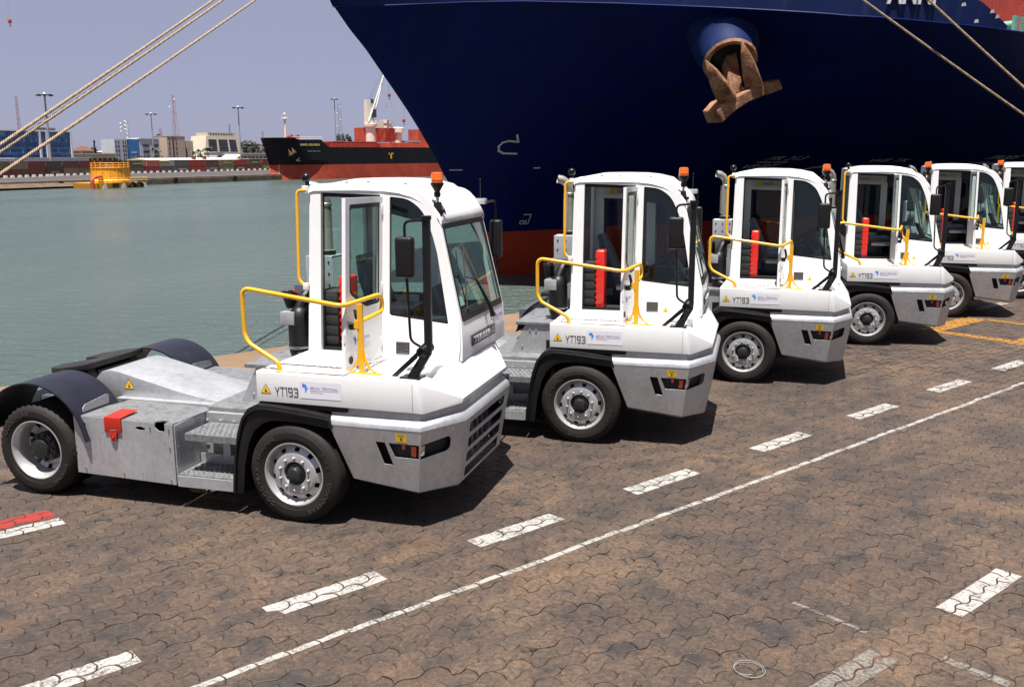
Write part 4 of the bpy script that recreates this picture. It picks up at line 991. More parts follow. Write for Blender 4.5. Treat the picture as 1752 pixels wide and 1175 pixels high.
    def ring_at(ins, z):
        out = []
        for i in range(6):
            p = Vector(top[i]); q = p.copy(); q.y += ins if i < 3 else -ins
            if i in (1, 4): q.x -= ins * 0.55
            if i in (2, 3): q.x -= ins; q.y += (-ins * 0.45 if i == 2 else ins * 0.45)
            out.append((q.x, q.y, z))
        return out
    mb.loft([ring_at(-0.003, 0.950), ring_at(0.001, 0.972), ring_at(0.009, 0.993), ring_at(0.022, 1.011), ring_at(0.040, 1.024), ring_at(0.066, 1.030), ring_at(0.068, 1.105)], False); A('bumper_ledge', mb, 'galvanised', bp, sm=50)
    mb = MB(); bl = [shell(k, 0, -0.004) for k in range(6)]; b2 = [(p[0] - 0.02 * (p[0] > 0.9), p[1] + (0.05 if p[1] < 1.2 else -0.05), p[2] - 0.03) for p in bl]; mb.loft([bl, b2], False); A('bumper_lip', mb, 'galvanised', bp, sm=50)
    mb = MB(); mb.box(0.62, 1.15, 0.20, 2.20, 0.46, 0.95); mb.box(1.12, 1.20, 0.45, 1.95, 0.40, 0.96); A('bumper_inside', mb, 'interior_dark', bp)
    mb = MB()
    for k in range(7): mb.box(1.26, 1.33, 0.66 + k * 0.16, 0.74 + k * 0.16, 0.40 + 0.03 * (k % 3), 0.86 - 0.05 * (k % 2))
    mb.cyl((1.28, 0.60, 0.70), (1.28, 1.80, 0.62), 0.035, n=10).cyl((1.30, 0.9, 0.42), (1.30, 1.1, 0.90), 0.025, n=8); A('radiator', mb, 'galv_dark', gr)
    # lamps in the corner slots
    for sg in (1, -1):
        K = (lambda k: k) if sg > 0 else (lambda k: 5 - k)
        def quad(nm, k0, k1, t0, t1, o0, mat, par):
            mb = MB(); ps = [shell(K(k0), t0, -o0), shell(K(k1), t0, -o0), shell(K(k1), t1, -o0), shell(K(k0), t1, -o0)]
            pb = [shell(K(k0), t0, -o0 - 0.03), shell(K(k1), t0, -o0 - 0.03), shell(K(k1), t1, -o0 - 0.03), shell(K(k0), t1, -o0 - 0.03)]
            mb.loft([pb, ps]); return mb.build(nm, mat, par, 20, 0.006)
        hs = quad('lamp_housing', 0.66, 0.985, 0.45, 0.80, 0.035, 'interior_dark', root)
        quad('indicator_lamp', 0.885, 0.945, 0.565, 0.735, 0.010, 'lamp_orange', hs); quad('indicator_lamp', 0.775, 0.815, 0.665, 0.75, 0.016, 'lamp_orange', hs)
        h2 = quad('lamp_housing', 1.03, 1.70, 0.46, 0.80, 0.05, 'interior_dark', root)
        quad('headlamp', 1.02, 1.12, 0.58, 0.75, 0.010, 'chrome', h2)
    lfn = lambda u, v, w: shell(xz(0, 1.0 + u, 0.842 + v)[0], xz(0, 1.0, 0.842 + v)[1], w + 0.004)
    mb = MB(); mb.poly([lfn(u, v, 0.001) for u, v in ((0, 0), (0.105, 0), (0.105, 0.075), (0, 0.075))]); yl = mb.build('yellow_label', 'label_yellow', root, 0)
    mb = MB(); mb.poly([lfn(u, v, 0.0018) for u, v in ((0.045, 0.012), (0.060, 0.012), (0.060, 0.042), (0.045, 0.042))]); mb.poly([lfn(u, v, 0.0018) for u, v in ((0.02, 0.055), (0.085, 0.055), (0.085, 0.060), (0.02, 0.060))]); mb.build('label_print', 'print_black', yl, 0)
    mb = MB(); mb.poly([Vector(shell(1.70, 0.93, 0.005)) + Vector((0.012 * math.cos(t) * 0.5, 0.012 * math.cos(t), 0.012 * math.sin(t))) for t in np.linspace(0, 2 * math.pi, 13)[:-1]]); mb.build('round_label', 'label_yellow', root, 0)
    # ---- white cab base (skirt) and bonnet
    mb = MB()
    lo = [(-0.366, 0.075, 1.118), (1.16, 0.075, 1.105), (1.235, 0.085, 1.098), (1.262, 0.115, 1.097), (1.470, 0.500, 1.112), (1.470, 1.90, 1.112), (1.262, 2.285, 1.097), (1.235, 2.315, 1.098), (1.16, 2.325, 1.105), (-0.366, 2.325, 1.118)]
    hi = [(-0.366, 0.075, 1.386), (1.16, 0.075, 1.370), (1.205, 0.090, 1.362), (1.235, 0.125, 1.340), (1.475, 0.515, 1.150), (1.475, 1.885, 1.150), (1.235, 2.275, 1.340), (1.205, 2.310, 1.362), (1.16, 2.325, 1.370), (-0.366, 2.325, 1.386)]
    h2 = [(-0.366, 0.092, 1.396), (1.15, 0.092, 1.381), (1.190, 0.105, 1.376), (1.220, 0.140, 1.358), (1.465, 0.520, 1.166), (1.465, 1.88, 1.166), (1.220, 2.26, 1.358), (1.190, 2.295, 1.376), (1.15, 2.308, 1.381), (-0.366, 2.308, 1.396)]
    L = [[mb.P(p) for p in r] for r in (lo, hi, h2)]
    for a, b in zip(L[:-1], L[1:]):
        for i in range(9): mb.face((a[i], a[i + 1], b[i + 1], b[i]))
        mb.face((a[9], a[0], b[0], b[9]))
    mb.face(L[0][::-1])
    c = [mb.P(p) for p in ((1.06, 0.93, 1.392), (1.285, 0.97, 1.405), (1.300, 1.25, 1.410), (1.300, 2.0, 1.410), (1.285, 2.34, 1.405), (1.06, 2.31, 1.392))]
    t = L[2]
    mb.face((t[1], t[2], t[3], c[1], c[0])); mb.face((t[3], t[4], c[2], c[1])); mb.face((t[4], t[5], c[3], c[2])); mb.face((t[5], t[6], c[4], c[3])); mb.face((t[6], t[7], t[8], c[5], c[4]))
    in0, in1 = mb.P((-0.36, 0.93, 1.392)), mb.P((-0.36, 2.31, 1.396))
    mb.face((t[0], t[1], c[0], in0)); mb.face((in0, c[0], c[1], c[2], c[3], c[4], c[5], in1)); mb.face((in1, c[5], t[8], t[9]))
    sk = A('cab_base', mb, 'white_paint', root, 0.006, 40)
    mb = MB(); mb.box(1.158, 1.1605, 0.072, 0.08, 1.112, 1.366); A('base_seam', mb, 'galv_dark', sk)
    mb = MB(); mb.box(-0.30, 0.50, 0.11, 0.93, 1.397, 1.403)
    for i in range(14):
        for j in range(14):
            x, y = -0.27 + i * 0.057 + (j % 2) * 0.02, 0.14 + j * 0.057
            mb.lathe([(0.010, 1.403), (0.006, 1.409), (0.0005, 1.409)], (x, y, 0), 'z', 5)
    A('platform_tread', mb, 'white_speckled', sk)
    fs = lambda u, v, w: (u, 0.0735 - w, v)
    warn_triangle(root, lambda u, v, w: fs(-0.325 + u, 1.195 + v, w), 0.105)
    D_ = lambda *p: [(x, y) for x, y in p]
    n5 = []
    def gl(x0, segs): n5.extend([[(x0 + x * 0.036, y * 0.078) for x, y in sg_] for sg_ in segs])
    gl(0.0, [[(0, 1), (0.5, 0.42)], [(1, 1), (0.5, 0.42), (0.5, 0)]]); gl(0.050, [[(0, 1), (1, 1)], [(0.5, 1), (0.5, 0)]]); gl(0.092, [[(0.15, 1), (0.5, 1), (0.5, 0)]])
    gl(0.128, [[(1, 0.5), (0.15, 0.5), (0, 0.62), (0, 0.88), (0.15, 1), (0.85, 1), (1, 0.88), (1, 0.12), (0.85, 0), (0.15, 0)]]); gl(0.180, [[(0, 1), (0.85, 1), (1, 0.88), (1, 0.6), (0.85, 0.5), (0.3, 0.5)], [(0.85, 0.5), (1, 0.4), (1, 0.12), (0.85, 0), (0, 0)]])
    strokes('fleet_lettering', n5, 0.0075, lambda u, v, w: fs(-0.175 + u * 1.04, 1.185 + v * 0.95, w + 0.0015), 'print_grey', root, 0.0008)
    logo(root, lambda u, v, w: fs(0.075 + u, 1.172 + v, w), 0.405, 0.155)
    # ---- cab shell
    win = rpoly([(0.572, 1.80), (1.178, 1.738), (1.060, 2.40), (0.995, 2.62), (0.90, 2.81), (0.76, 2.910), (0.572, 2.930)], [0.02, 0.02, 0.0, 0.10, 0.12, 0.12, 0.02], 5)
    door = [(-0.155, 1.425), (0.475, 1.425), (0.475, 2.945), (-0.155, 2.965)]
    sideo = rpoly([(-0.285, 1.392), (1.285, 1.392), (1.300, 1.56), (1.287, 1.74), (1.062, 2.69), (1.02, 2.84), (0.90, 2.965), (0.60, 3.015), (-0.265, 3.030)], [0, 0.0, 0.05, 0.05, 0.04, 0.06, 0.1, 0.1, 0.02], 5)
    plate('cab_side', sideo, [win, door], side_fn, 0.045, 'white_paint', root)
    winf = [(-0.12, 1.80), (0.46, 1.80), (0.46, 2.72), (-0.12, 2.74)]
    plate('cab_side', sideo, [win, winf], far_fn, 0.045, 'white_paint', root)
    # rear wall with window
    rf = lambda u, v, w: (-0.285 + 0.012 * (v - 1.39) - w, yn(v) + (YF - yn(v)) * u, v)
    plate('cab_rear', [(0.0, 1.392), (1.0, 1.392), (1.0, 3.03), (0.0, 3.03)], [rrect(0.06, 0.95, 1.78, 2.91, 0.05)], rf, 0.04, 'white_paint', root)
    # front: panel below the windscreen, screen frame
    ff = lambda u, v, w: ((1.300 if v < 1.56 else (1.300 - (v - 1.56) * 0.072 if v < 1.74 else 1.287 - (v - 1.74) * 0.2368)) + w + 0.010 * math.sin(math.pi * u), yn(v) + (YF - yn(v)) * u, v)
    fr0 = [(0.0, 1.392)] + [(i / 8, 1.392) for i in range(1, 9)] + [(1.0, 1.56), (1.0, 1.74), (1.0, 2.2), (1.0, 2.70)] + [(1 - i / 8, 2.70) for i in range(1, 9)] + [(0.0, 2.2), (0.0, 1.74), (0.0, 1.56)]
    wsh = rpoly([(0.035, 1.765), (0.965, 1.765), (0.965, 2.665), (0.035, 2.665)], 0.03)
    plate('cab_front', fr0, [wsh], ff, 0.030, 'white_paint', root)
    mb = MB(); ins = []
    fq = plate_mesh('windscreen_seal', rpoly([(0.025, 1.755), (0.975, 1.755), (0.975, 2.675), (0.025, 2.675)], 0.03), [rpoly([(0.050, 1.815), (0.950, 1.815), (0.945, 2.625), (0.050, 2.625)], 0.03)], lambda u, v, w: ff(u, v, w + 0.018), 0.004)
    ws_seal = put('windscreen_seal', fq, root, 'black_plastic')
    def pane(nm, out_, fn, par=root): return put(nm, plate_mesh(nm, out_, [], fn, 0.004, 0), par, 'cab_glass')
    pane('windscreen', wsh, lambda u, v, w: ff(u, v, w + 0.006)); pane('side_window', win, side_fn); pane('side_window', win, far_fn); pane('side_window', winf, far_fn)
    pane('rear_window', rrect(0.06, 0.95, 1.78, 2.91, 0.05), rf)
    def seal(nm, out_, fn, k, off):
        cx = sum(p[0] for p in out_) / len(out_); cy = sum(p[1] for p in out_) / len(out_)
        put(nm, plate_mesh(nm, out_, [[(cx + (x - cx) * k, cy + (y - cy) * k) for x, y in out_]], lambda u, v, w: fn(u, v, w + off), 0.006), root, 'black_plastic')
    seal('window_seal', win, side_fn, 0.965, 0.004); seal('window_seal', [(-0.150, 1.43), (0.470, 1.43), (0.470, 2.94), (-0.150, 2.96)], side_fn, 0.955, -0.020); seal('window_seal', winf, far_fn, 0.94, 0.004)
    # roof: domed shell with a raised middle
    mb = MB(); xs = [-0.285, -0.275, -0.22, 0.0, 0.25, 0.5, 0.66, 0.80, 0.92, 1.01, 1.065, 1.09, 1.085]; zs = [3.0, 3.030, 3.046, 3.050, 3.052, 3.046, 3.028, 2.990, 2.93, 2.855, 2.785, 2.73, 2.70]
    us = [0.0, 0.010, 0.030, 0.08, 0.30, 0.345, 0.45, 0.70, 0.84, 0.885, 0.94, 0.975, 0.992, 1.0]; dz = [-0.065, -0.026, -0.006, 0.0, 0.002, 0.034, 0.038, 0.036, 0.034, 0.0, 0.0, -0.010, -0.032, -0.065]
    g = []
    for i, (x, z) in enumerate(zip(xs, zs)):
        row = []
        bulge = 1.0 if 2 < i < 8 else 0.0
        for u, d in zip(us, dz):
            zz = z + (d if d <= 0 else d * bulge); y0 = yn(3.0) - 0.035; y1 = YF + 0.025
            xx = x + (0.045 * math.sin(math.pi * u) if i > 6 else 0)
            row.append(mb.P((xx, y0 + (y1 - y0) * u, zz)))
        g.append(row)
    for a, b in zip(g[:-1], g[1:]):
        for i in range(len(us) - 1): mb.face((a[i], a[i + 1], b[i + 1], b[i]))
    rfm = A('roof', mb, 'white_paint', root, 0, 42)
    mb = MB()
    for x, u in ((0.02, 0.16), (0.25, 0.16), (0.62, 0.20), (0.2, 0.86), (0.45, 0.86), (0.8, 0.86), (0.88, 0.8)):
        y = yn(3.0) + (YF - yn(3.0)) * u; z = float(np.interp(x, xs, zs)); mb.box(x - 0.015, x + 0.015, y - 0.01, y + 0.01, z - 0.004, z + 0.012)
    A('roof_plugs', mb, 'black_plastic', rfm)
    mb = MB(); mb.box(-0.24, 0.70, yn(2.9) + 0.05, YF - 0.05, 2.955, 2.99); mb.prism([(0.55, 2.76), (0.98, 2.66), (0.96, 2.80), (0.80, 2.94), (0.55, 2.953)], 'y', yn(2.9) + 0.06, YF - 0.06); A('headlining', mb, 'interior_dark')
    # ---- open door: hinged on the pillar, standing square to the cab
    dfn = lambda u, v, w: (0.462 + 0.02 - w * -1.0 - 0.05 * u, yn(v) - 0.02 - u, v)
    do = [(0.0, 1.41), (0.73, 1.40), (0.73, 2.945), (0.0, 2.93)]
    dw = rpoly([(0.06, 1.93), (0.34, 1.93), (0.655, 2.09), (0.655, 2.885), (0.06, 2.88)], [0.02, 0.06, 0.05, 0.02, 0.02], 4)
    dr = plate('door', do, [dw], dfn, 0.035, 'white_paint', root)
    put('door_glass', plate_mesh('door_glass', dw, [], dfn, 0.004, 0), dr, 'cab_glass')
    put('door_seal', plate_mesh('door_seal', dw, [rpoly([(0.085, 1.965), (0.33, 1.965), (0.63, 2.115), (0.63, 2.845), (0.085, 2.84)], [0.02, 0.06, 0.05, 0.02, 0.02], 4)], lambda u, v, w: dfn(u, v, w + 0.012), 0.005), dr, 'black_plastic')
    mb = MB(); mb.lathe([(0.038, 0.0), (0.034, 0.004), (0.001, 0.004)], (0.462 + 0.02 + 0.0185 - 0.05 * 0.56, yn(1.47) - 0.02 - 0.63, 1.49), 'x', 18); A('door_vent', mb, 'interior_dark', dr)
    mb = MB(); mb.tube(arc_path([(0.515, yn(1.85) - 0.66, 1.95), (0.535, yn(1.85) - 0.68, 1.89), (0.535, yn(1.85) - 0.62, 1.82), (0.515, yn(1.85) - 0.58, 1.80)], 0.04), 0.016, 8); mb.box(0.475, 0.53, yn(1.8) - 0.70, yn(1.8) - 0.56, 1.775, 1.82); A('door_handle', mb, 'black_plastic', dr)
    logo(dr, lambda u, v, w: dfn(0.60 - u, 1.56 + v, w + 0.0185), 0.36, 0.15, False)
    mb = MB()
    for z in (1.50, 2.02, 2.76): mb.box(0.478, 0.508, yn(z) - 0.045, yn(z) - 0.015, z, z + 0.10)
    A('door_hinge', mb, 'white_paint', dr, 0.004)
    mb = MB(); mb.box(0.446, 0.462, yn(1.65) - 0.757, yn(1.65) - 0.751, 1.66, 1.75); A('door_latch', mb, 'sticker_lilac', dr)
    # ---- inside the cab
    mb = MB(); mb.box(-0.26, 1.25, 0.99, 2.30, 1.398, 1.42); A('cab_floor', mb, 'interior_dark')
    mb = MB(); mb.box(0.02, 0.55, 1.55, 2.08, 1.62, 1.78); mb.box(0.12, 0.45, 1.65, 1.98, 1.42, 1.62)
    mb.loft([[(0.08, 1.56, 1.72), (0.22, 1.56, 1.72), (0.22, 2.07, 1.72), (0.08, 2.07, 1.72)], [(-0.04, 1.58, 2.08), (0.08, 1.56, 2.08), (0.08, 2.07, 2.08), (-0.04, 2.05, 2.08)], [(-0.10, 1.66, 2.30), (-0.02, 1.64, 2.30), (-0.02, 1.99, 2.30), (-0.10, 1.97, 2.30)]])
    A('seat', mb, 'seat_fabric', bv=0.03)
    mb = MB(); mb.prism([(0.95, 1.42), (1.25, 1.42), (1.25, 1.70), (1.13, 1.80), (0.88, 1.76), (0.84, 1.70)], 'y', 1.02, 2.30); mb.box(0.42, 0.86, 2.12, 2.30, 1.42, 1.85); A('dashboard', mb, 'interior_dark', bv=0.012)
    mb = MB(); mb.box(0.20, 0.70, 1.40, 1.50, 1.62, 1.69); A('armrest', mb, 'interior_grey', bv=0.01)
    mb = MB(); cw = Vector((0.78, 1.80, 1.98)); axw = Vector((-0.45, 0, 0.9)).normalized(); e1 = Vector((0, 1, 0)); e2 = axw.cross(e1)
    rg = [cw + (e1 * math.cos(t) + e2 * math.sin(t)) * 0.21 for t in np.linspace(0, 2 * math.pi, 29)]; mb.tube(rg, 0.016, 8, False); mb.cyl(cw, (0.95, 1.80, 1.70), 0.035, n=10)
    for t in (0.5, 2.6, 4.7): mb.cyl(cw, cw + (e1 * math.cos(t) + e2 * math.sin(t)) * 0.21, 0.014, n=6)
    A('steering_wheel', mb, 'black_plastic')
    mb = MB(); mb.prism([(1.04, 1.80), (0.94, 2.05), (0.97, 2.06), (1.10, 1.81)], 'y', 1.15, 1.42); A('dash_monitor', mb, 'black_plastic', bv=0.006)
    mb = MB(); mb.box(-0.23, -0.02, 1.06, 1.40, 1.42, 2.00)
    for k in range(5): mb.box(-0.225, -0.015, 1.052, 1.06, 1.47 + k * 0.105, 1.55 + k * 0.105)
    A('rear_cabinet', mb, 'interior_dark', bv=0.01)
    mb = MB(); mb.box(-0.015, 0.100, 1.10, 1.30, 1.425, 2.15); rcx = A('extinguisher_case', mb, 'red_case', bv=0.025, seg=3)
    mb = MB()
    for k in range(9): mb.box(-0.0165, 0.06, 1.0985, 1.12, 1.48 + k * 0.072, 1.505 + k * 0.072)
    A('case_ribs', mb, 'red_case', rcx)
    bf = lambda u, v, w: (-0.11 + u, YF - 0.028 - w, 2.775 + v)
    mb = MB(); mb.poly([bf(u, v, 0) for u, v in ((0, 0), (0.56, 0), (0.56, 0.115), (0, 0.115))]); bd = mb.build('pictogram_strip', 'paper', root, 0)
    mb = MB(); mb.poly([bf(u, v, 0.002) for u, v in ((0.07, 0.015), (0.15, 0.015), (0.15, 0.065), (0.14, 0.10), (0.08, 0.10), (0.07, 0.065))]); mb.build('pictogram_tractor', 'label_yellow', bd, 0)
    for k in range(3):
        cu_ = [(0.195 + k * 0.065 + 0.026 * math.cos(t), 0.055 + 0.026 * math.sin(t)) for t in np.linspace(0, 2 * math.pi, 17)]
        strokes('pictogram_ban', [cu_, [(0.195 + k * 0.065 - 0.018, 0.073), (0.195 + k * 0.065 + 0.018, 0.037)]], 0.008, lambda u, v, w: bf(u, v, w + 0.003), 'red_paint', bd, 0.0005)
    for k in range(3):
        mb = MB(); x = 0.365 + k * 0.066; mb.poly([bf(u, v, 0.002) for u, v in ((x, 0.03), (x + 0.058, 0.03), (x + 0.029, 0.082))]); mb.build('pictogram_warning', 'label_yellow', bd, 0)
    # ---- handrails
    rl = arc_path([(-0.15, 0.135, 1.385), (-0.165, 0.14, 1.47), (-0.50, 0.20, 1.625), (-0.545, 0.21, 1.70), (-0.545, 0.21, 2.135), (0.47, 0.19, 2.005), (0.60, 0.74, 2.045), (0.60, 0.76, 1.88), (0.585, 0.28, 1.85)], 0.085, 6)
    mb = MB(); mb.tube(rl, 0.0205, 12); hr = A('handrail', mb, 'yellow_paint')
    mb = MB(); mb.cyl((-0.15, 0.135, 1.388), (-0.15, 0.135, 1.402), 0.05, n=14); A('rail_foot', mb, 'yellow_paint', hr)
    mb = MB(); mb.box(0.585, 0.635, 0.235, 0.262, 1.385, 2.02)
    for sx_ in (-1, 1):
        cv = [(0.61 + sx_ * 0.028, 1.62), (0.61 + sx_ * 0.045, 1.52), (0.61 + sx_ * 0.09, 1.44), (0.61 + sx_ * 0.155, 1.398)]
        mb.prism([(x, z) for x, z in cv] + [(x - sx_ * 0.028, z - 0.0) for x, z in reversed(cv)], 'y', 0.242, 0.254)
    mb.box(0.44, 0.80, 0.22, 0.275, 1.384, 1.399); mb.box(0.555, 0.60, 0.228, 0.268, 1.80, 1.875); A('rail_post', mb, 'yellow_paint', hr)
    mb = MB(); mb.tube(arc_path([(-0.285, 1.05, 2.985), (-0.385, 1.03, 2.985), (-0.385, 0.985, 2.10), (-0.285, 0.985, 2.05)], 0.07, 6), 0.0165, 10); A('grab_rail', mb, 'yellow_paint')
    mb = MB(); mb.box(-0.335, -0.283, 1.035, 1.085, 2.955, 3.03).box(-0.335, -0.283, 0.965, 1.015, 2.02, 2.085); A('grab_rail_bracket', mb, 'white_paint', bv=0.004)
    # ---- mirrors
    mb = MB(); P0, P1, P2, P3 = Vector((1.10, 0.24, 1.39)), Vector((1.205, 0.31, 1.58)), Vector((1.22, 0.335, 1.66)), Vector((1.222, 0.345, 2.775))
    def sq(p, a, b): return [p + Vector((-a, -b, 0)), p + Vector((a, -b, 0)), p + Vector((a, b, 0)), p + Vector((-a, b, 0))]
    mb.loft([sq(P0, 0.05, 0.03), sq(P1, 0.045, 0.03), sq(P2, 0.033, 0.026), sq(P3, 0.033, 0.026)]); mr = A('mirror_post', mb, 'black_gloss', bv=0.008)
    mb = MB(); mb.box(1.0, 1.19, 0.17, 0.33, 1.382, 1.396); A('mirror_foot', mb, 'black_gloss', mr, 0.004)
    mb = MB(); mb.prism([(0.90, 1.39), (0.96, 1.39), (1.15, 1.56), (1.15, 1.62)], 'y', 0.225, 0.25); mb.cyl((1.18, 0.26, 1.60), (1.20, 0.40, 1.64), 0.055, n=12); A('mirror_bracket', mb, 'black_gloss', mr, 0.004)
    mb = MB(); mb.cyl((1.222, 0.345, 2.765), (1.222, 0.345, 2.80), 0.045, n=12); A('mirror_cap', mb, 'black_gloss', mr)
    mb = MB(); mb.tube(arc_path([(1.20, 0.33, 2.765), (1.035, 0.30, 2.75), (1.035, 0.30, 2.60), (1.045, 0.30, 2.28), (1.065, 0.30, 1.70), (1.18, 0.34, 1.625)], 0.05, 5), 0.0125, 8); A('mirror_stay', mb, 'black_gloss', mr)
    def mhead(c, wd=0.165, h=0.36, d=0.10):
        mb = MB()
        mb.box(c[0] - wd / 2, c[0] + wd / 2, c[1] - d / 2, c[1] + d / 2, c[2] - h / 2, c[2] + h / 2); o = A('mirror_head', mb, 'black_plastic', mr, 0.035, 50, 4)
        mb = MB(); mb.box(c[0] - wd / 2 + 0.02, c[0] + wd / 2 - 0.02, c[1] + d / 2 + 0.0005, c[1] + d / 2 + 0.003, c[2] - h / 2 + 0.03, c[2] + h / 2 - 0.03)
    mhead((1.035, 0.30, 2.44)); mhead((1.10, 2.78, 2.40), 0.13, 0.42, 0.12)
    mb = MB(); mb.tube(arc_path([(1.07, 2.38, 2.82), (1.10, 2.76, 2.82), (1.10, 2.78, 2.55)], 0.06, 5), 0.0125, 8); A('mirror_stay', mb, 'black_gloss', mr)
    mb = MB(); mb.tube([(1.10, 2.78, 2.22), (1.12, 2.74, 1.85), (1.14, 2.45, 1.60)], 0.012, 8); A('mirror_stay', mb, 'black_gloss', mr)
    mb = MB(); mb.box(0.99, 1.12, 2.33, 2.40, 2.80, 2.86); br = A('roof_bracket', mb, 'wheel_silver', bv=0.006)
    mb = MB(); mb.cyl((1.06, 2.36, 2.86), (1.06, 2.36, 3.06), 0.005, n=6).sphere((1.06, 2.36, 3.06), 0.01, 8, 5); A('aerial', mb, 'black_plastic', br)
    mb = MB(); mb.sphere((-0.325, 1.12, 3.105), 0.047, 18, 12); mb.cyl((-0.31, 1.12, 3.02), (-0.32, 1.12, 3.07), 0.02, n=8); A('rear_mirror', mb, 'black_gloss')
    # ---- beacon
    mb = MB(); bx, by = 1.035, 1.125; mb.prism([(bx - 0.045, 2.76), (bx + 0.05, 2.74), (bx + 0.03, 2.88), (bx - 0.025, 2.88)], 'y', by - 0.035, by + 0.035); mb.box(bx + 0.03, bx + 0.07, by - 0.02, by + 0.02, 2.78, 2.81)
    bb = A('beacon_bracket', mb, 'black_plastic', bv=0.006)
    mb = MB(); mb.cyl((bx, by, 2.88), (bx, by, 2.94), 0.016, n=10); A('beacon_stem', mb, 'chrome', bb)
    mb = MB(); mb.lathe([(0.03, 2.925), (0.034, 2.96), (0.026, 2.975), (0.04, 3.0), (0.063, 3.04), (0.066, 3.055), (0.05, 3.06)], (bx, by, 0), 'z', 20); A('beacon_foot', mb, 'black_plastic', bb)
    mb = MB(); mb.lathe([(0.056, 3.056), (0.0565, 3.08), (0.058, 3.084), (0.0565, 3.088), (0.056, 3.135), (0.052, 3.150), (0.04, 3.156), (0.001, 3.157)], (bx, by, 0), 'z', 24); A('beacon_lens', mb, 'beacon_amber', bb)
    # ---- wipers, badge, front sticker, vent
    wv = lambda u, v, o: ff(u, v, o + 0.035)
    mb = MB(); mb.tube([wv(0.60, 1.70, 0.02), wv(0.56, 1.80, 0.03), wv(0.40, 2.10, 0.02)], 0.014, 8, True, [0.028, 0.02, 0.011]); wp = A('wiper_arm', mb, 'black_plastic')
    mb = MB(); mb.tube([wv(0.12, 1.86, 0.005), wv(0.30, 2.42, 0.005)], 0.008, 6); mb.tube([wv(0.40, 2.10, 0.02), wv(0.22, 2.15, 0.01)], 0.006, 6); A('wiper_blade', mb, 'black_plastic', wp)
    mb = MB(); mb.tube([wv(0.15, 1.82, 0.0), wv(0.10, 2.20, 0.0)], 0.006, 6); mb.tube([wv(0.60, 1.70, 0.01), wv(0.63, 1.69, 0.02), wv(0.655, 1.665, 0.01), wv(0.64, 1.64, 0.0), wv(0.61, 1.655, 0.0), wv(0.6, 1.69, 0.0)], 0.004, 5); A('washer_hose', mb, 'black_plastic', wp)
    bu0, bu1 = (1.23 - 0.98) / 1.38, (1.97 - 0.98) / 1.38
    mb = MB(); q0 = [ff(u, v, 0.016) for u, v in ((bu0, 1.488), (bu1, 1.488), (bu1, 1.592), (bu0, 1.592))]; q1 = [ff(u, v, 0.024) for u, v in ((bu0, 1.488), (bu1, 1.488), (bu1, 1.592), (bu0, 1.592))]
    mb.loft([q0, q1]); bg_ = mb.build('badge_plate', 'black_gloss', root, 0)
    text_on('badge_lettering', 'TERBERG', lambda u, v, w: Vector(ff(bu0 + 0.03 + u, 1.508 + v, 0.026 + w)), 0.064, 'print_silver', bg_, (bu1 - bu0) - 0.06, 0.0015, bold=0.035, space=1.05)
    logo(root, lambda u, v, w: Vector(ff(0.73 + u / 1.38, 1.565 + v, 0.0155 + w)), 0.33, 0.155)
    vf = lambda u, v, w: side_fn(0.645 + u, 1.435 + v, w + 0.0235)
    mb = MB(); mb.loft([[vf(u, v, 0.0) for u, v in ((0, 0), (0.14, 0), (0.14, 0.115), (0, 0.115))], [vf(u, v, 0.004) for u, v in ((0, 0), (0.14, 0), (0.14, 0.115), (0, 0.115))]]); vt = mb.build('side_vent', 'print_black', root, 0)
    mb = MB()
    for k in range(8):
        z = 0.008 + k * 0.0135; mb.loft([[vf(0.006, z, 0.004), vf(0.134, z, 0.004), vf(0.134, z + 0.008, 0.011), vf(0.006, z + 0.008, 0.011)], [vf(0.006, z + 0.003, 0.004), vf(0.134, z + 0.003, 0.004), vf(0.134, z + 0.010, 0.011), vf(0.006, z + 0.010, 0.011)]])
    mb.build('vent_slats', 'print_grey', vt, 0)
    warn_triangle(root, lambda u, v, w: side_fn(0.84 + u, 1.435 + v, w + 0.0235), 0.075)
    # ---- equipment behind the cab
    mb = MB(); mb.box(-0.98, -0.30, 0.86, 1.98, 1.225, 1.262); dk = A('rear_platform', mb, 'tread_plate', bv=0.004)
    for y in (0.88, 1.90):
        mb = MB(); mb.prism([(-1.05, 0.862), (-0.45, 0.862), (-0.45, 1.222), (-0.86, 1.222)], 'y', y, y + 0.02)
        for x, z in ((-0.80, 1.16), (-0.72, 1.16), (-0.9, 0.95)): mb.cyl((x, y, z), (x, y - 0.012, z), 0.012, n=8)
        A('platform_bracket', mb, 'galvanised', dk)
    mb = MB(); mb.lathe([(0.085, 1.27), (0.095, 1.30), (0.115, 1.36), (0.118, 1.40), (0.118, 1.66), (0.112, 1.72), (0.09, 1.78), (0.05, 1.82), (0.001, 1.83)], (-0.50, 1.17, 0), 'z', 24); cn = A('air_filter', mb, 'black_plastic')
    mb = MB(); mb.lathe([(0.121, 1.395), (0.123, 1.40), (0.123, 1.42), (0.121, 1.425)], (-0.50, 1.17, 0), 'z', 24); A('filter_band', mb, 'chrome', cn)
    mb = MB(); mb.tube(arc_path([(-0.50, 1.17, 1.80), (-0.45, 1.25, 1.95), (-0.40, 1.45, 1.95)], 0.1, 5), 0.055, 10); A('air_hose', mb, 'black_plastic', cn); mb = MB(); mb.tube(arc_path([(-0.48, 1.10, 1.34), (-0.40, 1.06, 1.30), (-0.36, 1.15, 1.30)], 0.05, 4), 0.05, 10); A('air_hose', mb, 'black_plastic', cn)
    mb = MB(); mb.box(-0.655, -0.50, 1.05, 1.30, 1.645, 1.775); A('valve_box', mb, 'galvanised', bv=0.004)
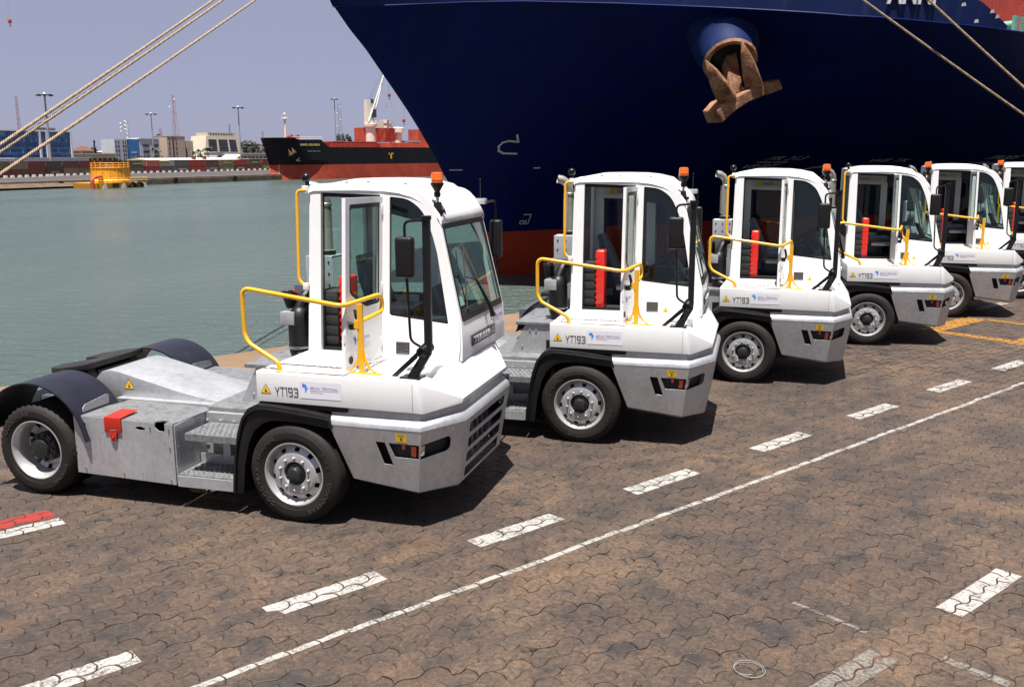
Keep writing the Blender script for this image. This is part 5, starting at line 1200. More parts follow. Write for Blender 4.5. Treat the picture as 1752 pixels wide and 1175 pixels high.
    mb = MB(); mb.box(-0.66, -0.36, 1.64, 1.66, 1.26, 2.28); mb.box(-0.66, -0.64, 1.66, 1.98, 1.26, 2.28); mb.box(-0.64, -0.36, 1.66, 1.98, 2.26, 2.28)
    pl_ = A('rear_plate', mb, 'galvanised', bv=0.003)
    mb = MB()
    for x in (-0.61, -0.50, -0.39):
        for z in (2.22, 2.10, 1.98, 1.86): mb.cyl((x, 1.641, z), (x, 1.634, z), 0.011, n=8)
    A('bolt_heads', mb, 'print_black', pl_)
    mb = MB(); mb.lathe([(0.06, 2.28), (0.08, 2.285), (0.08, 2.33), (0.058, 2.335), (0.056, 2.84)], (-0.49, 1.83, 0), 'z', 20); sx0 = A('exhaust_stack', mb, 'stack_steel')
    mb = MB(); mb.tube([(-0.49, 1.83, 2.78), (-0.49, 1.83, 2.84), (-0.503, 1.825, 2.905), (-0.535, 1.81, 2.96), (-0.585, 1.79, 2.995), (-0.64, 1.77, 3.005)], 0.055, 16, False); mb.lathe([(0.060, 2.795), (0.064, 2.80), (0.064, 2.825), (0.060, 2.83)], (-0.49, 1.83, 0), 'z', 20); A('exhaust_elbow', mb, 'stack_steel', sx0)
    mb = MB(); mb.lathe([(0.070, 2.36), (0.071, 2.37), (0.071, 2.80), (0.070, 2.81)], (-0.49, 1.83, 0), 'z', 20, skip=None, a0=R(100), a1=R(260))
    for k in range(26): mb.cyl((-0.562, 1.81, 2.38 + k * 0.017), (-0.568, 1.805, 2.385 + k * 0.017), 0.006, n=5)
    A('heat_shield', mb, 'stack_steel', sx0)
    mb = MB(); mb.lathe([(0.083, 2.285), (0.086, 2.29), (0.086, 2.325), (0.083, 2.33)], (-0.49, 1.83, 0), 'z', 20); A('stack_clamp', mb, 'black_plastic', sx0)
    mb = MB(); hx = []
    for i in range(161):
        t = i / 160; a = t * 2 * math.pi * 9; hx.append((-0.63 + 0.055 * math.cos(a), 1.22 + 0.10 * (t - 0.5) + 0.055 * math.sin(a), 1.97 - 0.18 * t))
    mb.tube(hx, 0.010, 6); A('air_coil', mb, 'black_plastic')
    mb = MB(); mb.cyl((-0.60, 1.30, 1.93), (-0.60, 1.22, 1.96), 0.022, n=10); A('air_coupling', mb, 'red_paint')
    mb = MB(); mb.box(-0.62, -0.40, 1.30, 1.50, 1.70, 2.02); A('valve_block', mb, 'galv_dark', bv=0.01)
    return root
TR = build_tractor()
def grp(o): o['group'] = 'terminal tractors parked in a row'
LBL = ['white terminal tractor nearest the camera with its whole grey chassis in view',
       'second white tractor in the row, red case standing upright in its open doorway',
       'third white tractor of the row, parked below the anchor of the blue ship',
       'fourth white tractor in the row, standing over the yellow ground lines',
       'fifth white tractor in the row, next to the one cut off by the picture edge',
       'farthest white tractor of the row, cut off by the edge of the picture']
POS = [(0, 0, 0), (1.989, 3.108, 0.025), (3.667, 6.663, -0.024), (5.618, 10.105, 0.075), (7.413, 13.559, 0.056), (9.40, 16.80, 0.04)]
TR['label'] = LBL[0]; grp(TR); TRS = [TR]
for (x, y, a), lb in list(zip(POS, LBL))[1:]:
    o = dup(TR, lb); o.location = (x, y, 0); o.rotation_euler = (0, 0, a); TRS.append(o)
for o, ang in zip(TRS, (0, 42, 100, 201, 15, 77)):        # every tractor came to rest with its wheels turned differently
    if ang == 0: continue
    for ch in o.children:
        if ch.name.split('.')[0] == 'wheel':
            for g in ch.children:
                if g.name.split('.')[0] != 'tyre': g.rotation_euler = (0, R(ang + (30 if ch.location.x < -1 else 0)), 0)
TRS[0].children  # noqa
# loose things
t = thing('paper_sheet', 'pale paper sheet with handwriting behind the windscreen of the nearest tractor', 'paper', (1.10, 1.28, 1.83))
pf = lambda u, v, w: (0.02 - v * 0.30 + w, u, v * 0.95)
mb = MB(); mb.loft([[pf(u, v, 0) for u, v in ((0, 0), (0.34, 0), (0.36, 0.28), (0.02, 0.30))], [pf(u, v, 0.002) for u, v in ((0, 0), (0.34, 0), (0.36, 0.28), (0.02, 0.30))]]); mb.build('sheet', 'paper', t, 0)
text_on('handwriting', '7221U', lambda u, v, w: pf(0.07 + u, 0.13 + v, 0.004 + w), 0.07, 'print_black', t, 0.22, 0.0005)
mb = MB(); cx = SW(1.01, -4.27)
mb.tube([cx + Vector((0.095 * (1 + 0.12 * math.sin(t * 0.5)) * math.cos(t) + 0.02 * math.sin(t * 0.37), 0.10 * math.sin(t) + 0.015 * t / 6, 0.006 + 0.004 * t / 6)) for t in np.linspace(0, 11.5, 60)] , 0.0026, 6)
tag(mb.build('wire_loop', 'wire_white'), 'thin pale wire coiled in a loop on the paving', 'wire')
mb = MB(); p = SW(-0.33, 1.42)
mb.loft([[p + Vector((r * 1.9 * math.cos(a), r * math.sin(a) * (1 + 0.2 * math.sin(3 * a)), z)) for a in np.linspace(0, 2 * math.pi, 11)[:-1]] for r, z in ((0.05, 0.0), (0.062, 0.02), (0.045, 0.05), (0.02, 0.062))])
tag(mb.build('stone', 'stone_tan', None, 35, 0.006), 'small tan stone lying in the shadow under the nearest tractor', 'stone')

# ================================================================== FAR SIDE OF THE HARBOUR
RZ = math.atan2(FA.y, FA.x)
DECK = -1.3
def bline(a): return float(np.interp(a, [-60, -20, 30, 96, 172, 260], [15, 29, 39.4, 62.8, 68.6, 74]))
mb = MB(); mb.xf = lambda p: FW(p.x, p.y, p.z)
mb.poly([(-700, 0, DECK), (-700, 900, DECK), (900, 900, DECK), (900, 0, DECK)]); o = mb.build('far_shore', 'far_asphalt', None, 0); tag(o, 'grey quay apron and ground across the harbour', kind='structure')
mb = MB(); mb.xf = lambda p: FW(p.x, p.y, p.z)
mb.box(-700, 900, -0.4, 1.2, -6, DECK + 0.02)
for k in range(-20, 40): mb.box(k * 14.0, k * 14.0 + 0.35, -0.47, -0.405, -5, DECK - 0.1)
mb.box(-700, 900, -0.50, -0.41, DECK - 0.55, DECK - 0.1)
o = mb.build('far_quay_wall', 'far_concrete', None, 0); tag(o, 'brown stained concrete quay wall across the harbour', kind='structure')
mb = MB(); mb.xf = lambda p: FW(p.x, p.y, p.z); mb.loft([[(-60, -3.2, -2.55), (26, -2.8, -2.55), (38, -0.5, -2.8)], [(-60, -0.5, -1.75), (26, -0.5, -1.75), (38, -0.45, -1.9)]], False)
plain('ledge_concrete', (0.10, 0.066, 0.043), 0.9, var=0.4, scale=0.5, world=True); mb.build('quay_ledge', 'ledge_concrete', o, 0)
for k, (a, lb) in enumerate(((49.6, 'black fender on the far quay wall right of the yellow barge'), (72.1, 'black rubber fender on the far quay wall nearest the black ship'), (14.5, 'small black fender on the far quay wall left of the barge'))):
    t = thing('quay_fender', lb, 'fender', FW(a, -0.45, -2.1), RZ)
    for d in (0, 0.62): MB().lathe([(0.001, -0.62), (0.30, -0.60), (0.30, 0.60), (0.001, 0.62)], (d, -0.3, 0), 'z', 10).build('fender_pad', 'black_plastic', t)
# white concrete barrier blocks along the far apron
BA = [32.4, 35.2, 38.3, 41.2, 44.3, 47.3, 50.4, 52.4, 55.3, 57.2, 60.1, 63.5, 67.0, 70.4, 73.6, 76.8, 80.0, 83.2, 86.5, 90.0, 93.3, 96.5, 99.3, 102.2, 105.2, 108.2, 111.2, 114.2, 117.2, 120.3, 123.3, 126.4, 129.6, 134.8, 139.1, 142.6, 146.2, 148.9, 152.2, 155.8, 159.3, 163.0, 166.6, 170.0, 173.5]
mb = MB(); mb.loft([[(-0.55, -0.30, 0), (0.55, -0.30, 0), (0.55, 0.30, 0), (-0.55, 0.30, 0)], [(-0.50, -0.2, 0.55), (0.50, -0.2, 0.55), (0.50, 0.2, 0.55), (-0.50, 0.2, 0.55)], [(-0.48, -0.16, 0.62), (0.48, -0.16, 0.62), (0.48, 0.16, 0.62), (-0.48, 0.16, 0.62)]])
BMESH = mb.mesh('barrier_block', 30); BMESH.materials.append(MATS['block_white'])
for a in BA:
    o = put('barrier_block', BMESH); o.location = FW(a, bline(a), DECK); o.rotation_euler = (0, 0, RZ + math.atan(0.25)); o.scale = (1, 1, 1.05)
    tag(o, 'small white concrete block in the row before the container stacks', 'barrier block', 'white blocks along the far quay')
# two layers of containers
UP = [((30.0, 44.5), (35.5, 46.3), 'brown'), ((35.9, 46.5), (40.1, 48.0), 'moss'), ((40.3, 48.0), (47.8, 50.7), 'beige'), ((47.9, 50.7), (55.7, 53.5), 'rust'), ((56.0, 53.6), (64.2, 56.5), 'green'), ((64.4, 56.6), (72.5, 59.5), 'umber'), ((72.7, 59.6), (81.0, 62.5), 'crimson'), ((81.3, 62.6), (90.3, 65.8), 'rust'), ((90.6, 65.9), (99.6, 68.1), 'brown'), ((100.1, 68.1), (107.0, 68.6), 'green'), ((107.4, 68.7), (115.0, 69.2), 'salmon'), None, ((122.4, 69.8), (130.6, 70.4), 'grey'), ((130.8, 70.5), (139.5, 71.1), 'red'), ((139.8, 71.1), (147.5, 71.7), 'brown'), ((148.0, 71.8), (156.3, 72.4), 'olive'), ((156.4, 72.4), (165.4, 73.1), 'red'), ((165.7, 73.1), (174.5, 73.6), 'green'), ((174.8, 73.6), (180.3, 73.8), 'maroon'), ((180.6, 73.8), (189, 74.2), 'rust')]
LOWC = ['rust', 'rust', 'umber', 'umber', 'brown', 'beige', 'olive', 'beige', 'grey', 'grey', 'crimson', 'grey', 'grey', 'red', 'grey', 'olive', 'brown', 'umber', 'olive', 'umber']
NMS = dict(brown='dark brown', moss='moss green', beige='beige', rust='rust brown', green='dark green', umber='umber brown', crimson='crimson', salmon='salmon red', grey='grey', red='bright red', olive='olive', maroon='maroon')
WHERE = ['at the left edge of the picture', 'left of the lamp mast', 'second left of the lamp mast', 'just left of the tall lamp mast', 'behind the tall lamp mast', 'just right of the lamp mast', 'left of the yellow barge', 'above the left side of the yellow barge', 'above the right side of the yellow barge', 'first right of the yellow barge', 'second right of the yellow barge', 'before the long tan shed', 'left of the red pair before the shed', 'below the tan office tower', 'between the tan tower and the palms', 'below the palms', 'below the sloping glass building', 'right of the slender lamp mast', 'next to the bow of the black ship', 'behind the bow of the black ship']
CH = 2.1
for i, u in enumerate(UP):
    seg = u or ((115.3, 69.2), (122.2, 69.8), 'beige')
    (a0, d0), (a1, d1), c = seg; p0, p1 = FW(a0, d0), FW(a1, d1); L = (p1 - p0).length; rz = math.atan2((p1 - p0).y, (p1 - p0).x)
    for lev in (0, 1):
        if lev == 1 and u is None: continue
        cc = c if lev else LOWC[i]; nm = NMS[cc]
        t = thing('shipping_container', f"{nm} container {WHERE[i]}, {'top' if lev else 'bottom'} of its pair" if u else f"{nm} single container {WHERE[i]}", 'container', p0 + Vector((0, 0, DECK + lev * (CH + 0.02))), rz, 'containers stacked on the far quay')
        put('box', container_mesh(L - 0.05, 2.2, CH, 12).mesh('container_box', 0), t, CONT[cc]); put('frame', container_frame(L - 0.05, 2.2, CH).mesh('container_frame', 0), t, CONT[cc])
        if cc in ('green', 'olive', 'brown', 'beige', 'grey') and (i + lev) % 2 == 0:
            mb = MB(); x = L * 0.25
            for k in range(8):
                wdt = 0.30 + 0.12 * ((k * 7) % 3); mb.box(x, x + wdt, -0.03, -0.012, CH * 0.38, CH * 0.60); x += wdt + 0.14
            mb.build('container_lettering', 'letter_pale', t, 0)
        if cc == 'green' or cc == 'salmon': MB().box(L * (0.90 if cc == 'green' else 0.12), L * (0.93 if cc == 'green' else 0.15), -0.03, -0.012, CH * 0.2, CH * 0.85).build('container_mark', 'letter_pale' if cc == 'green' else 'white_wall', t, 0)

# ---- yellow barge moored on the far quay
bg0 = thing('mooring_barge', 'yellow cylindrical work barge with railings moored at the far quay', 'barge', FW(20.9, -9.0, WATER_Z), RZ); bg0.scale = (1.28, 1.28, 1.28)
def bpart(nm, mb, mat, sm=35): return mb.build(nm, mat, bg0, sm)
mb = MB(); mb.loft([[(-4.6, -3.5, -0.4), (4.8, -3.5, -0.4), (4.8, 3.5, -0.4), (-4.6, 3.5, -0.4)], [(-4.8, -3.6, 0.9), (5.0, -3.6, 0.9), (5.0, 3.6, 0.9), (-4.8, 3.6, 0.9)]]); bpart('pontoon', mb, 'barge_yellow')
mb = MB(); mb.lathe([(3.4, 0.95), (3.4, 1.3), (3.15, 1.5), (3.15, 3.4), (3.25, 3.42), (3.25, 3.55), (0.001, 3.6)], (0.4, 0, 0), 'z', 32)
for k in range(16):
    a = 2 * math.pi * k / 16; x, y = 0.4 + 3.18 * math.cos(a), 3.18 * math.sin(a); mb.box(x - 0.05, x + 0.05, y - 0.05, y + 0.05, 1.4, 3.42)
bpart('drum', mb, 'barge_yellow')
mb = MB()
for k in range(18):
    a = 2 * math.pi * k / 18; x, y = 0.4 + 3.15 * math.cos(a), 3.15 * math.sin(a); mb.cyl((x, y, 3.55), (x, y, 4.35 + 0.25 * (k % 5 == 0)), 0.05, n=5)
for z in (3.9, 4.3): mb.tube([(0.4 + 3.15 * math.cos(a), 3.15 * math.sin(a), z) for a in np.linspace(0, 2 * math.pi, 37)], 0.035, 5, False)
bpart('top_railing', mb, 'barge_yellow')
mb = MB()
for x in np.linspace(-5.0, 5.2, 9): mb.cyl((x, -3.55, 0.9), (x, -3.55, 1.75), 0.045, n=5)
for z in (1.3, 1.75): mb.cyl((-5.6, -3.55, z), (5.3, -3.55, z), 0.04, n=5)
bpart('deck_railing', mb, 'label_yellow')
for x in (1.6, 3.2): 
    mb = MB(); mb.tube([(x + 0.75 * math.cos(a), -3.75, 0.30 + 0.5 * math.sin(a)) for a in np.linspace(0, 2 * math.pi, 21)], 0.26, 8, False); bpart('fender_tyre', mb, 'tyre_rubber')
mb = MB(); mb.box(-2.7, -1.3, -3.66, -3.61, 0.15, 0.85); bpart('hatch', mb, 'interior_dark')
mb = MB()
for x in (-4.3, -0.2, 4.6): mb.prism([(x - 0.8, -0.3), (x + 0.5, -0.3), (x + 0.3, 0.75), (x - 0.2, 0.75)], 'y', -3.64, -3.605)
bpart('white_patch', mb, 'white_wall')
mb = MB(); mb.tube(arc_path([(-5.9, -2.6, -0.2), (-5.9, -2.6, 1.9), (-3.9, -2.6, 2.1), (-3.9, -2.6, 0.9)], 0.8, 6), 0.22, 8); mb.tube(arc_path([(-5.4, -1.6, -0.2), (-5.4, -1.6, 1.7), (-3.6, -1.6, 1.9), (-3.6, -1.6, 0.9)], 0.8, 6), 0.18, 8); bpart('red_frame', mb, 'ship_deck_red')

# ---- buildings
def building(name, label, a, d, rz=RZ): return thing(name, label, 'building', FW(a, d, DECK), rz)
def wbox(par, nm, mat, x0, x1, y0, y1, z0, z1): return MB().box(x0, x1, y0, y1, z0, z1).build(nm, mat, par, 0)
def wins(par, xs, zs, w, h, y, mat='window_dark', frame=None):
    me = None
    for z in zs:
        for x in xs:
            if me is None:
                mb = MB(); mb.box(0, w, -0.12, 0.05, 0, h); me = mb.mesh('window', 0); me.materials.append(MATS[mat])
            put('window', me, par, None, (x, y, z))
# blue glass offices with white frames
b = building('glass_office', 'wide blue glass office block with white frame bars at the left edge', 80.0, 120)
H = 15.2
wbox(b, 'wall', 'pale_wall', 0.1, 43, 0.6, 14, 0, H - 0.5)
for f in range(7):
    z0 = 1.0 + f * 2.0
    mb = MB(); mb2 = MB()
    for k in range(0, 43):
        x = 0.2 + k * 1.0
        if 30.3 < x + 0.5 < 32.0 and False: continue
        (mb2 if (k * 13 + f * 7 + k * k) % 5 == 0 else mb).box(x + 0.06, x + 0.94, 0.45 + 0.02 * ((k + f) % 2), 0.59, z0 + 0.08, z0 + 1.30)
    tag(mb.build('window_band', 'glass_blue', b, 0), kind='stuff'); tag(mb2.build('window_band', 'glass_blue_pale', b, 0), kind='stuff')
    MB().box(0.15, 42.9, 0.40, 0.58, z0 + 1.34, z0 + 1.96).build('spandrel', 'glass_blue', b, 0)
for x0 in (28.7, 31.6, 42.3): wbox(b, 'frame_bar', 'white_wall', x0, x0 + 0.75, 0.0, 0.8, 0.5, H)
wbox(b, 'frame_bar', 'white_wall', 0, 43.05, 0.05, 0.75, H - 0.55, H - 0.05)
wbox(b, 'roof_plant', 'window_dark', 33.5, 38.5, 3, 8, H - 0.5, H + 1.0)
mb = MB()
for k in range(11): mb.cyl((33 + k, 1.5, H - 0.1), (33 + k, 1.5, H + 0.8), 0.06, n=5)
mb.cyl((33, 1.5, H + 0.8), (43, 1.5, H + 0.8), 0.05, n=5); mb.build('roof_rail', 'mast_grey', b)
b = building('white_hall', 'long low white hall in front of the blue glass offices', 78.4, 95)
wbox(b, 'wall', 'white_wall', 0, 29.5, 0, 8, 0, 5.0); wbox(b, 'roof', 'pale_wall', -0.3, 29.8, -0.3, 8.3, 5.01, 5.3)
for k in range(7): wbox(b, 'wall_joint', 'pale_wall', 4 * k + 1.5, 4 * k + 1.56, -0.03, -0.001, 0.2, 4.9)
b = building('low_offices', 'long cream building with dark windows right of the glass offices', 139.4, 140)
wbox(b, 'wall', 'yellow_wall', -10, 22, 0, 8, 0, 6.6); wbox(b, 'roof', 'cream_wall', -10.3, 22.3, -0.4, 8.3, 6.61, 7.1)
wins(b, [2.5 + 2.6 * k for k in range(8)], [3.4], 1.7, 1.7, 0); wbox(b, 'awning', 'roof_red', 14, 17, -1.2, -0.01, 4.9, 5.1)
def house(name, label, a, d, w, dep, h, rh, wall, roof):
    b = building(name, label, a, d); wbox(b, 'wall', wall, 0, w, 0, dep, 0, h)
    mb = MB(); mb.loft([[(-0.4, -0.4, h + 0.01), (w + 0.4, -0.4, h + 0.01), (w + 0.4, dep + 0.4, h + 0.01), (-0.4, dep + 0.4, h + 0.01)], [(w * 0.3, dep * 0.5 - 0.1, h + rh), (w * 0.7, dep * 0.5 - 0.1, h + rh), (w * 0.7, dep * 0.5 + 0.1, h + rh), (w * 0.3, dep * 0.5 + 0.1, h + rh)]]); mb.build('roof', roof, b, 0)
    wins(b, [w * 0.15, w * 0.45, w * 0.72], [h - 1.8], w * 0.13, 1.2, 0); return b
house('red_roof_house', 'house with hipped red tile roof among the distant trees', 187.7, 190, 7.5, 6, 8.6, 2.2, 'cream_wall', 'roof_red')
house('white_house', 'small white house right of the red roofed one', 192.5, 180, 7.5, 6, 8.0, 0.7, 'cream_wall', 'white_wall')
b = building('blue_sign_office', 'pale office block with a big blue banner wall and roof lattice mast', 170.6, 150)
wbox(b, 'wall', 'pale_wall', 0, 7.0, 0, 8, 0, 13.2); wbox(b, 'wall', 'pale_wall', 7.01, 14.5, 0.6, 8, 0, 13.0); wbox(b, 'wall', 'pale_wall', 14.51, 26, 0.1, 8, 0, 13.5)
wins(b, [0.6, 2.0, 4.6, 5.8], [2 + 1.9 * k for k in range(6)], 0.6, 1.0, 0)
pn = wbox(b, 'banner_panel', 'sign_blue', 7.1, 14.3, 0.35, 0.59, 1.0, 13.3)
MB().box(9.6, 12.0, 0.30, 0.34, 7.2, 7.9).build('banner_mark', 'pale_wall', pn, 0); MB().box(12.2, 12.7, 0.30, 0.34, 7.3, 8.0).build('banner_mark', 'print_red', pn, 0)
for z in (4.5, 7.3, 10.0):
    wins(b, [16.2, 21.8], [z], 3.6 if True else 1, 1.15, 0.1, 'window_dark')
wbox(b, 'parapet', 'white_wall', 14.2, 26.2, -0.1, 8.1, 13.51, 13.9)
def lattice(name, label, base, h, w0, w1, mat='lattice_red', cat='mast', dishes=0):
    t = thing(name, label, cat, base); mb = MB(); n = max(5, int(h / (w0 * 1.6)))
    cs = lambda k: [(sx * (w0 + (w1 - w0) * k) / 2, sy * (w0 + (w1 - w0) * k) / 2, h * k) for sx, sy in ((-1, -1), (1, -1), (1, 1), (-1, 1))]
    for i in range(4): mb.cyl(cs(0)[i], cs(1)[i], 0.11, 0.06, 5)
    mb.build('mast_legs', mat, t); mb = MB()
    for k in range(n):
        a, b_ = cs(k / n), cs((k + 1) / n)
        for i in range(4): j = (i + 1) % 4; mb.cyl(a[i], b_[j], 0.05, n=4); mb.cyl(b_[i], b_[j], 0.045, n=4)
    tag(mb.build('mast_bracing', mat, t), kind='stuff')
    for k in range(dishes):
        z = h * (0.95 - 0.10 * k); sx = (-1) ** k * (w0 * 0.45)
        MB().lathe([(0.001, 0.0), (0.45, -0.12), (0.46, -0.2), (0.42, -0.16), (0.001, -0.05)], (sx, -w0 * 0.4, z), 'y', 14).build('dish', 'white_wall', t)
    return t
lattice('lattice_tower', 'squat lattice tower crowded with dishes on the office with the blue banner', FW(178.5, 151.5, 12.0), 8.4, 2.4, 1.8, 'mast_grey', 'tower', 6)
b = building('tan_tower_office', 'tan office tower with narrow windows and a lower wing', 201.4, 150)
wbox(b, 'wall', 'tan_wall', 0, 11.5, 0, 9, 0, 14.8); wbox(b, 'wing', 'tan_wall', 12.9, 17.2, 0.5, 9, 0, 13.0); wbox(b, 'stair_slot', 'window_dark', 11.51, 12.89, 0.8, 8, 0, 12.8)
wins(b, [1.1, 5.4], [2.2 + 2.2 * k for k in range(6)], 0.65, 1.0, 0)
wbox(b, 'window_strip', 'window_dark', 3.4, 4.3, -0.06, -0.002, 0.5, 14.7); wbox(b, 'parapet', 'cream_wall', -0.1, 11.6, -0.1, 9.1, 14.81, 15.1)
b = building('sloping_office', 'cream office block with sloping sides and three dark glass bays', 246.4, 170)
mb = MB(); mb.loft([[(0, 0, 0), (31.5, 0, 0), (31.5, 12, 0), (0, 12, 0)], [(5.0, 2, 16.2), (29.8, 2, 16.2), (29.8, 12, 16.2), (5.0, 12, 16.2)]]); mb.build('wall', 'cream_wall', b, 0)
wbox(b, 'roof_storey', 'cream_wall', 7.5, 28.5, 3, 11, 16.21, 18.0)
for k in range(9): wbox(b, 'roof_window', 'window_dark', 9 + 2.0 * k, 10.1 + 2.0 * k, 2.9, 2.99, 16.7, 17.5)
for x0, x1, tx0, tx1 in ((4.2, 11.0, 6.3, 12.2), (12.8, 20.2, 13.6, 20.4), (21.6, 27.6, 21.6, 27.0)):
    mb = MB(); nf = 6
    for f in range(nf):
        ka, kb = 0.25 + 0.66 * f / nf, 0.25 + 0.66 * (f + 0.86) / nf
        for c in range(4):
            pa = lambda k, c_: (x0 + (tx0 - x0) * k + ((x1 - x0) + ((tx1 - tx0) - (x1 - x0)) * k) * c_, 2 * k - 0.18, 16.2 * k)
            q = [pa(ka, (c + 0.05) / 4), pa(ka, (c + 0.95) / 4), pa(kb, (c + 0.95) / 4), pa(kb, (c + 0.05) / 4)]
            mb.loft([q, [(p[0], p[1] + 0.12, p[2]) for p in q]])
    mb.build('glass_bay', 'glass_dark', b, 0)
b = building('white_annex', 'small white two storey annex before the sloping office block', 222.8, 140); wbox(b, 'wall', 'white_wall', 0, 14.5, 0, 8, 0, 7.5); wins(b, [1.5, 4.5, 7.5, 10.5], [5.0], 1.3, 1.2, 0); wbox(b, 'roof', 'white_wall', -0.3, 14.8, -0.3, 8.3, 7.51, 7.8)
b = building('tan_shed', 'long low tan shed behind the containers', 133.5, 92); wbox(b, 'wall', 'yellow_wall', 0, 50, 0, 14, 0, 4.0)
mb = MB(); mb.prism([(-0.5, 4.01), (7, 5.0), (14.5, 4.01)], 'x', -0.5, 50.5); mb.build('roof', 'cream_wall', b, 0)
for k in (24.5, 30.5): wbox(b, 'roof_vent', 'roof_red', k, k + 1.2, 2, 3.2, 4.4, 5.6)
b = building('curved_shed', 'open shed with an upswept curved roof right of the tan shed', 184.0, 104)
mb = MB(); cv = [(0, 3.2), (4, 3.5), (8, 4.1), (11, 5.0), (14, 6.4)]; mb.loft([[(x, 0, z) for x, z in cv] + [(x, 0, z - 0.35) for x, z in cv[::-1]], [(x, 9, z) for x, z in cv] + [(x, 9, z - 0.35) for x, z in cv[::-1]]]); mb.build('roof', 'cream_wall', b, 0); wbox(b, 'wall', 'window_dark', 0.5, 13, 1, 8, 0, 3.1)
b = building('low_terrace', 'low pale terrace with dark windows beside the black ship bow', 203.0, 110); wbox(b, 'wall', 'cream_wall', 0, 26, 0, 8, 0, 6.6); wbox(b, 'roof', 'pale_wall', -0.3, 26.3, -0.4, 8.2, 6.61, 7.0); wins(b, [1.2 + 2.7 * k for k in range(9)], [4.2], 1.5, 1.3, 0)
b = building('low_store', 'low tan store under the terrace by the black ship', 196.0, 98); wbox(b, 'wall', 'tan_wall', 0, 17, 0, 6, 0, 4.3); wbox(b, 'roof', 'cream_wall', -0.2, 17.2, -0.2, 6.2, 4.31, 4.6); wins(b, [2 + 3.2 * k for k in range(5)], [1.8], 1.2, 1.2, 0)

# ---- masts
def light_mast(label, base, h, r):
    t = thing('light_mast', label, 'lamp mast', base, RZ, 'tall lamp masts across the harbour')
    MB().lathe([(r * 1.3, 0), (r * 1.25, 1.0), (r, 1.05), (r * 0.55, h), (0.001, h)], (0, 0, 0), 'z', 12).build('pole', 'mast_grey', t)
    hd = MB().lathe([(r * 0.6, h - 0.5), (r * 1.2, h - 0.2), (2.0, h), (2.0, h + 0.12), (r * 1.2, h + 0.3), (0.001, h + 0.8)], (0, 0, 0), 'z', 14).build('lamp_ring', 'mast_grey', t)
    for k in range(8):
        a = 2 * math.pi * k / 8; x, y = 2.0 * math.cos(a), 2.0 * math.sin(a); mb = MB(); mb.box(x - 0.28, x + 0.28, y - 0.22, y + 0.22, h - 0.42, h - 0.02); mb.build('floodlight', 'window_dark', hd, 0)
    return t
light_mast('tall grey lamp mast rising in front of the blue glass offices', FW(63.0, 60, DECK), 23.2, 0.42)
light_mast('slim lamp mast before the office with the blue banner', FW(173.0, 130, DECK), 23.4, 0.30)
light_mast('lamp mast standing beside the sloping office block', FW(169.6, 80, DECK), 24.6, 0.34)
light_mast('pale lamp mast standing behind the black ship', FW(349.1, 160, DECK), 39.2, 0.40)
lattice('radio_mast', 'thin red lattice mast far left above the glass offices', FW(164.0, 200, DECK), 32.5, 1.3, 0.6)
lattice('radio_mast', 'tall red lattice mast behind the tan office tower', FW(240.5, 182, DECK), 36.5, 3.2, 0.7, dishes=2)
lattice('radio_mast', 'short red lattice mast between the blue banner office and tan tower', FW(268.5, 220, DECK), 21.5, 1.6, 0.9)
lattice('radio_mast', 'slender red lattice mast behind the sloping office block', FW(324.5, 220, DECK), 25.0, 1.2, 0.5)
lattice('radio_mast', 'faint red lattice mast just left of the black ship bow', FW(355.2, 220, DECK), 21.5, 1.8, 0.9)
lattice('dish_tower', 'lattice tower with white dishes behind the black ship', FW(361.0, 165, DECK), 37.5, 2.2, 1.6, 'mast_grey', 'tower', 4)

# ---- trees
LEAFQ = None
def foliage(blobs, n, sz):
    """leaf clumps spread through the crown volume"""
    mb = MB(); tot = sum(b[3] for b in blobs)
    for (cx, cy, cz, rx, rz) in blobs:
        for _ in range(max(6, int(n * rx / tot))):
            d = Vector((random.gauss(0, 1), random.gauss(0, 1), random.gauss(0, 1))).normalized(); k = 0.55 + 0.5 * random.random()
            c = Vector((cx + d.x * rx * k, cy + d.y * rx * k, cz + d.z * rz * k)); s = sz * (0.6 + 0.8 * random.random())
            a = Vector((random.gauss(0, 1), random.gauss(0, 1), random.gauss(0, 1))).normalized(); b = a.orthogonal().normalized(); a2 = a.cross(b)
            mb.poly([c + b * s, c + a2 * s * 0.6 + a * s * 0.2, c - b * s, c - a2 * s * 0.6 + a * s * 0.2])
    return mb
def tree(label, a, d, h, r, mat='leaf_green', n=420, nb=7, kind='broad'):
    t = thing('tree', label, 'tree', FW(a, d, DECK), 0, 'trees across the harbour'); random.seed(int(a * 10 + d))
    mb = MB(); mb.tube([(0, 0, 0), (0.1, 0, h * 0.3), (0.0, 0.1, h * 0.6)], 0.2, 7, True, [0.035 * h, 0.025 * h, 0.012 * h])
    for k in range(4):
        an = k * 1.6; mb.tube([(0.05, 0, h * 0.3), (r * 0.5 * math.cos(an), r * 0.5 * math.sin(an), h * 0.65)], 0.1, 5, True, [0.016 * h, 0.006 * h])
    mb.build('trunk', 'bark', t)
    if kind == 'broad': bl = [(random.uniform(-.6, .6) * r, random.uniform(-.6, .6) * r, h * random.uniform(0.42, 0.80), r * random.uniform(.38, .55), h * random.uniform(.14, .22)) for _ in range(nb)] + [(0, 0, h * 0.62, r * 0.6, h * 0.32)]
    elif kind == 'cone': bl = [(0, 0, h * k, r * (1.05 - k), h * 0.08) for k in np.linspace(0.15, 0.97, 12)]
    else: bl = [(random.uniform(-.35, .35) * r, random.uniform(-.35, .35) * r, h * k, r * 0.42, h * 0.09) for k in np.linspace(0.3, 0.95, 9)]
    foliage(bl, n, 0.055 * h if kind == 'broad' else 0.045 * h).build('crown', mat, t, 0)
    return t
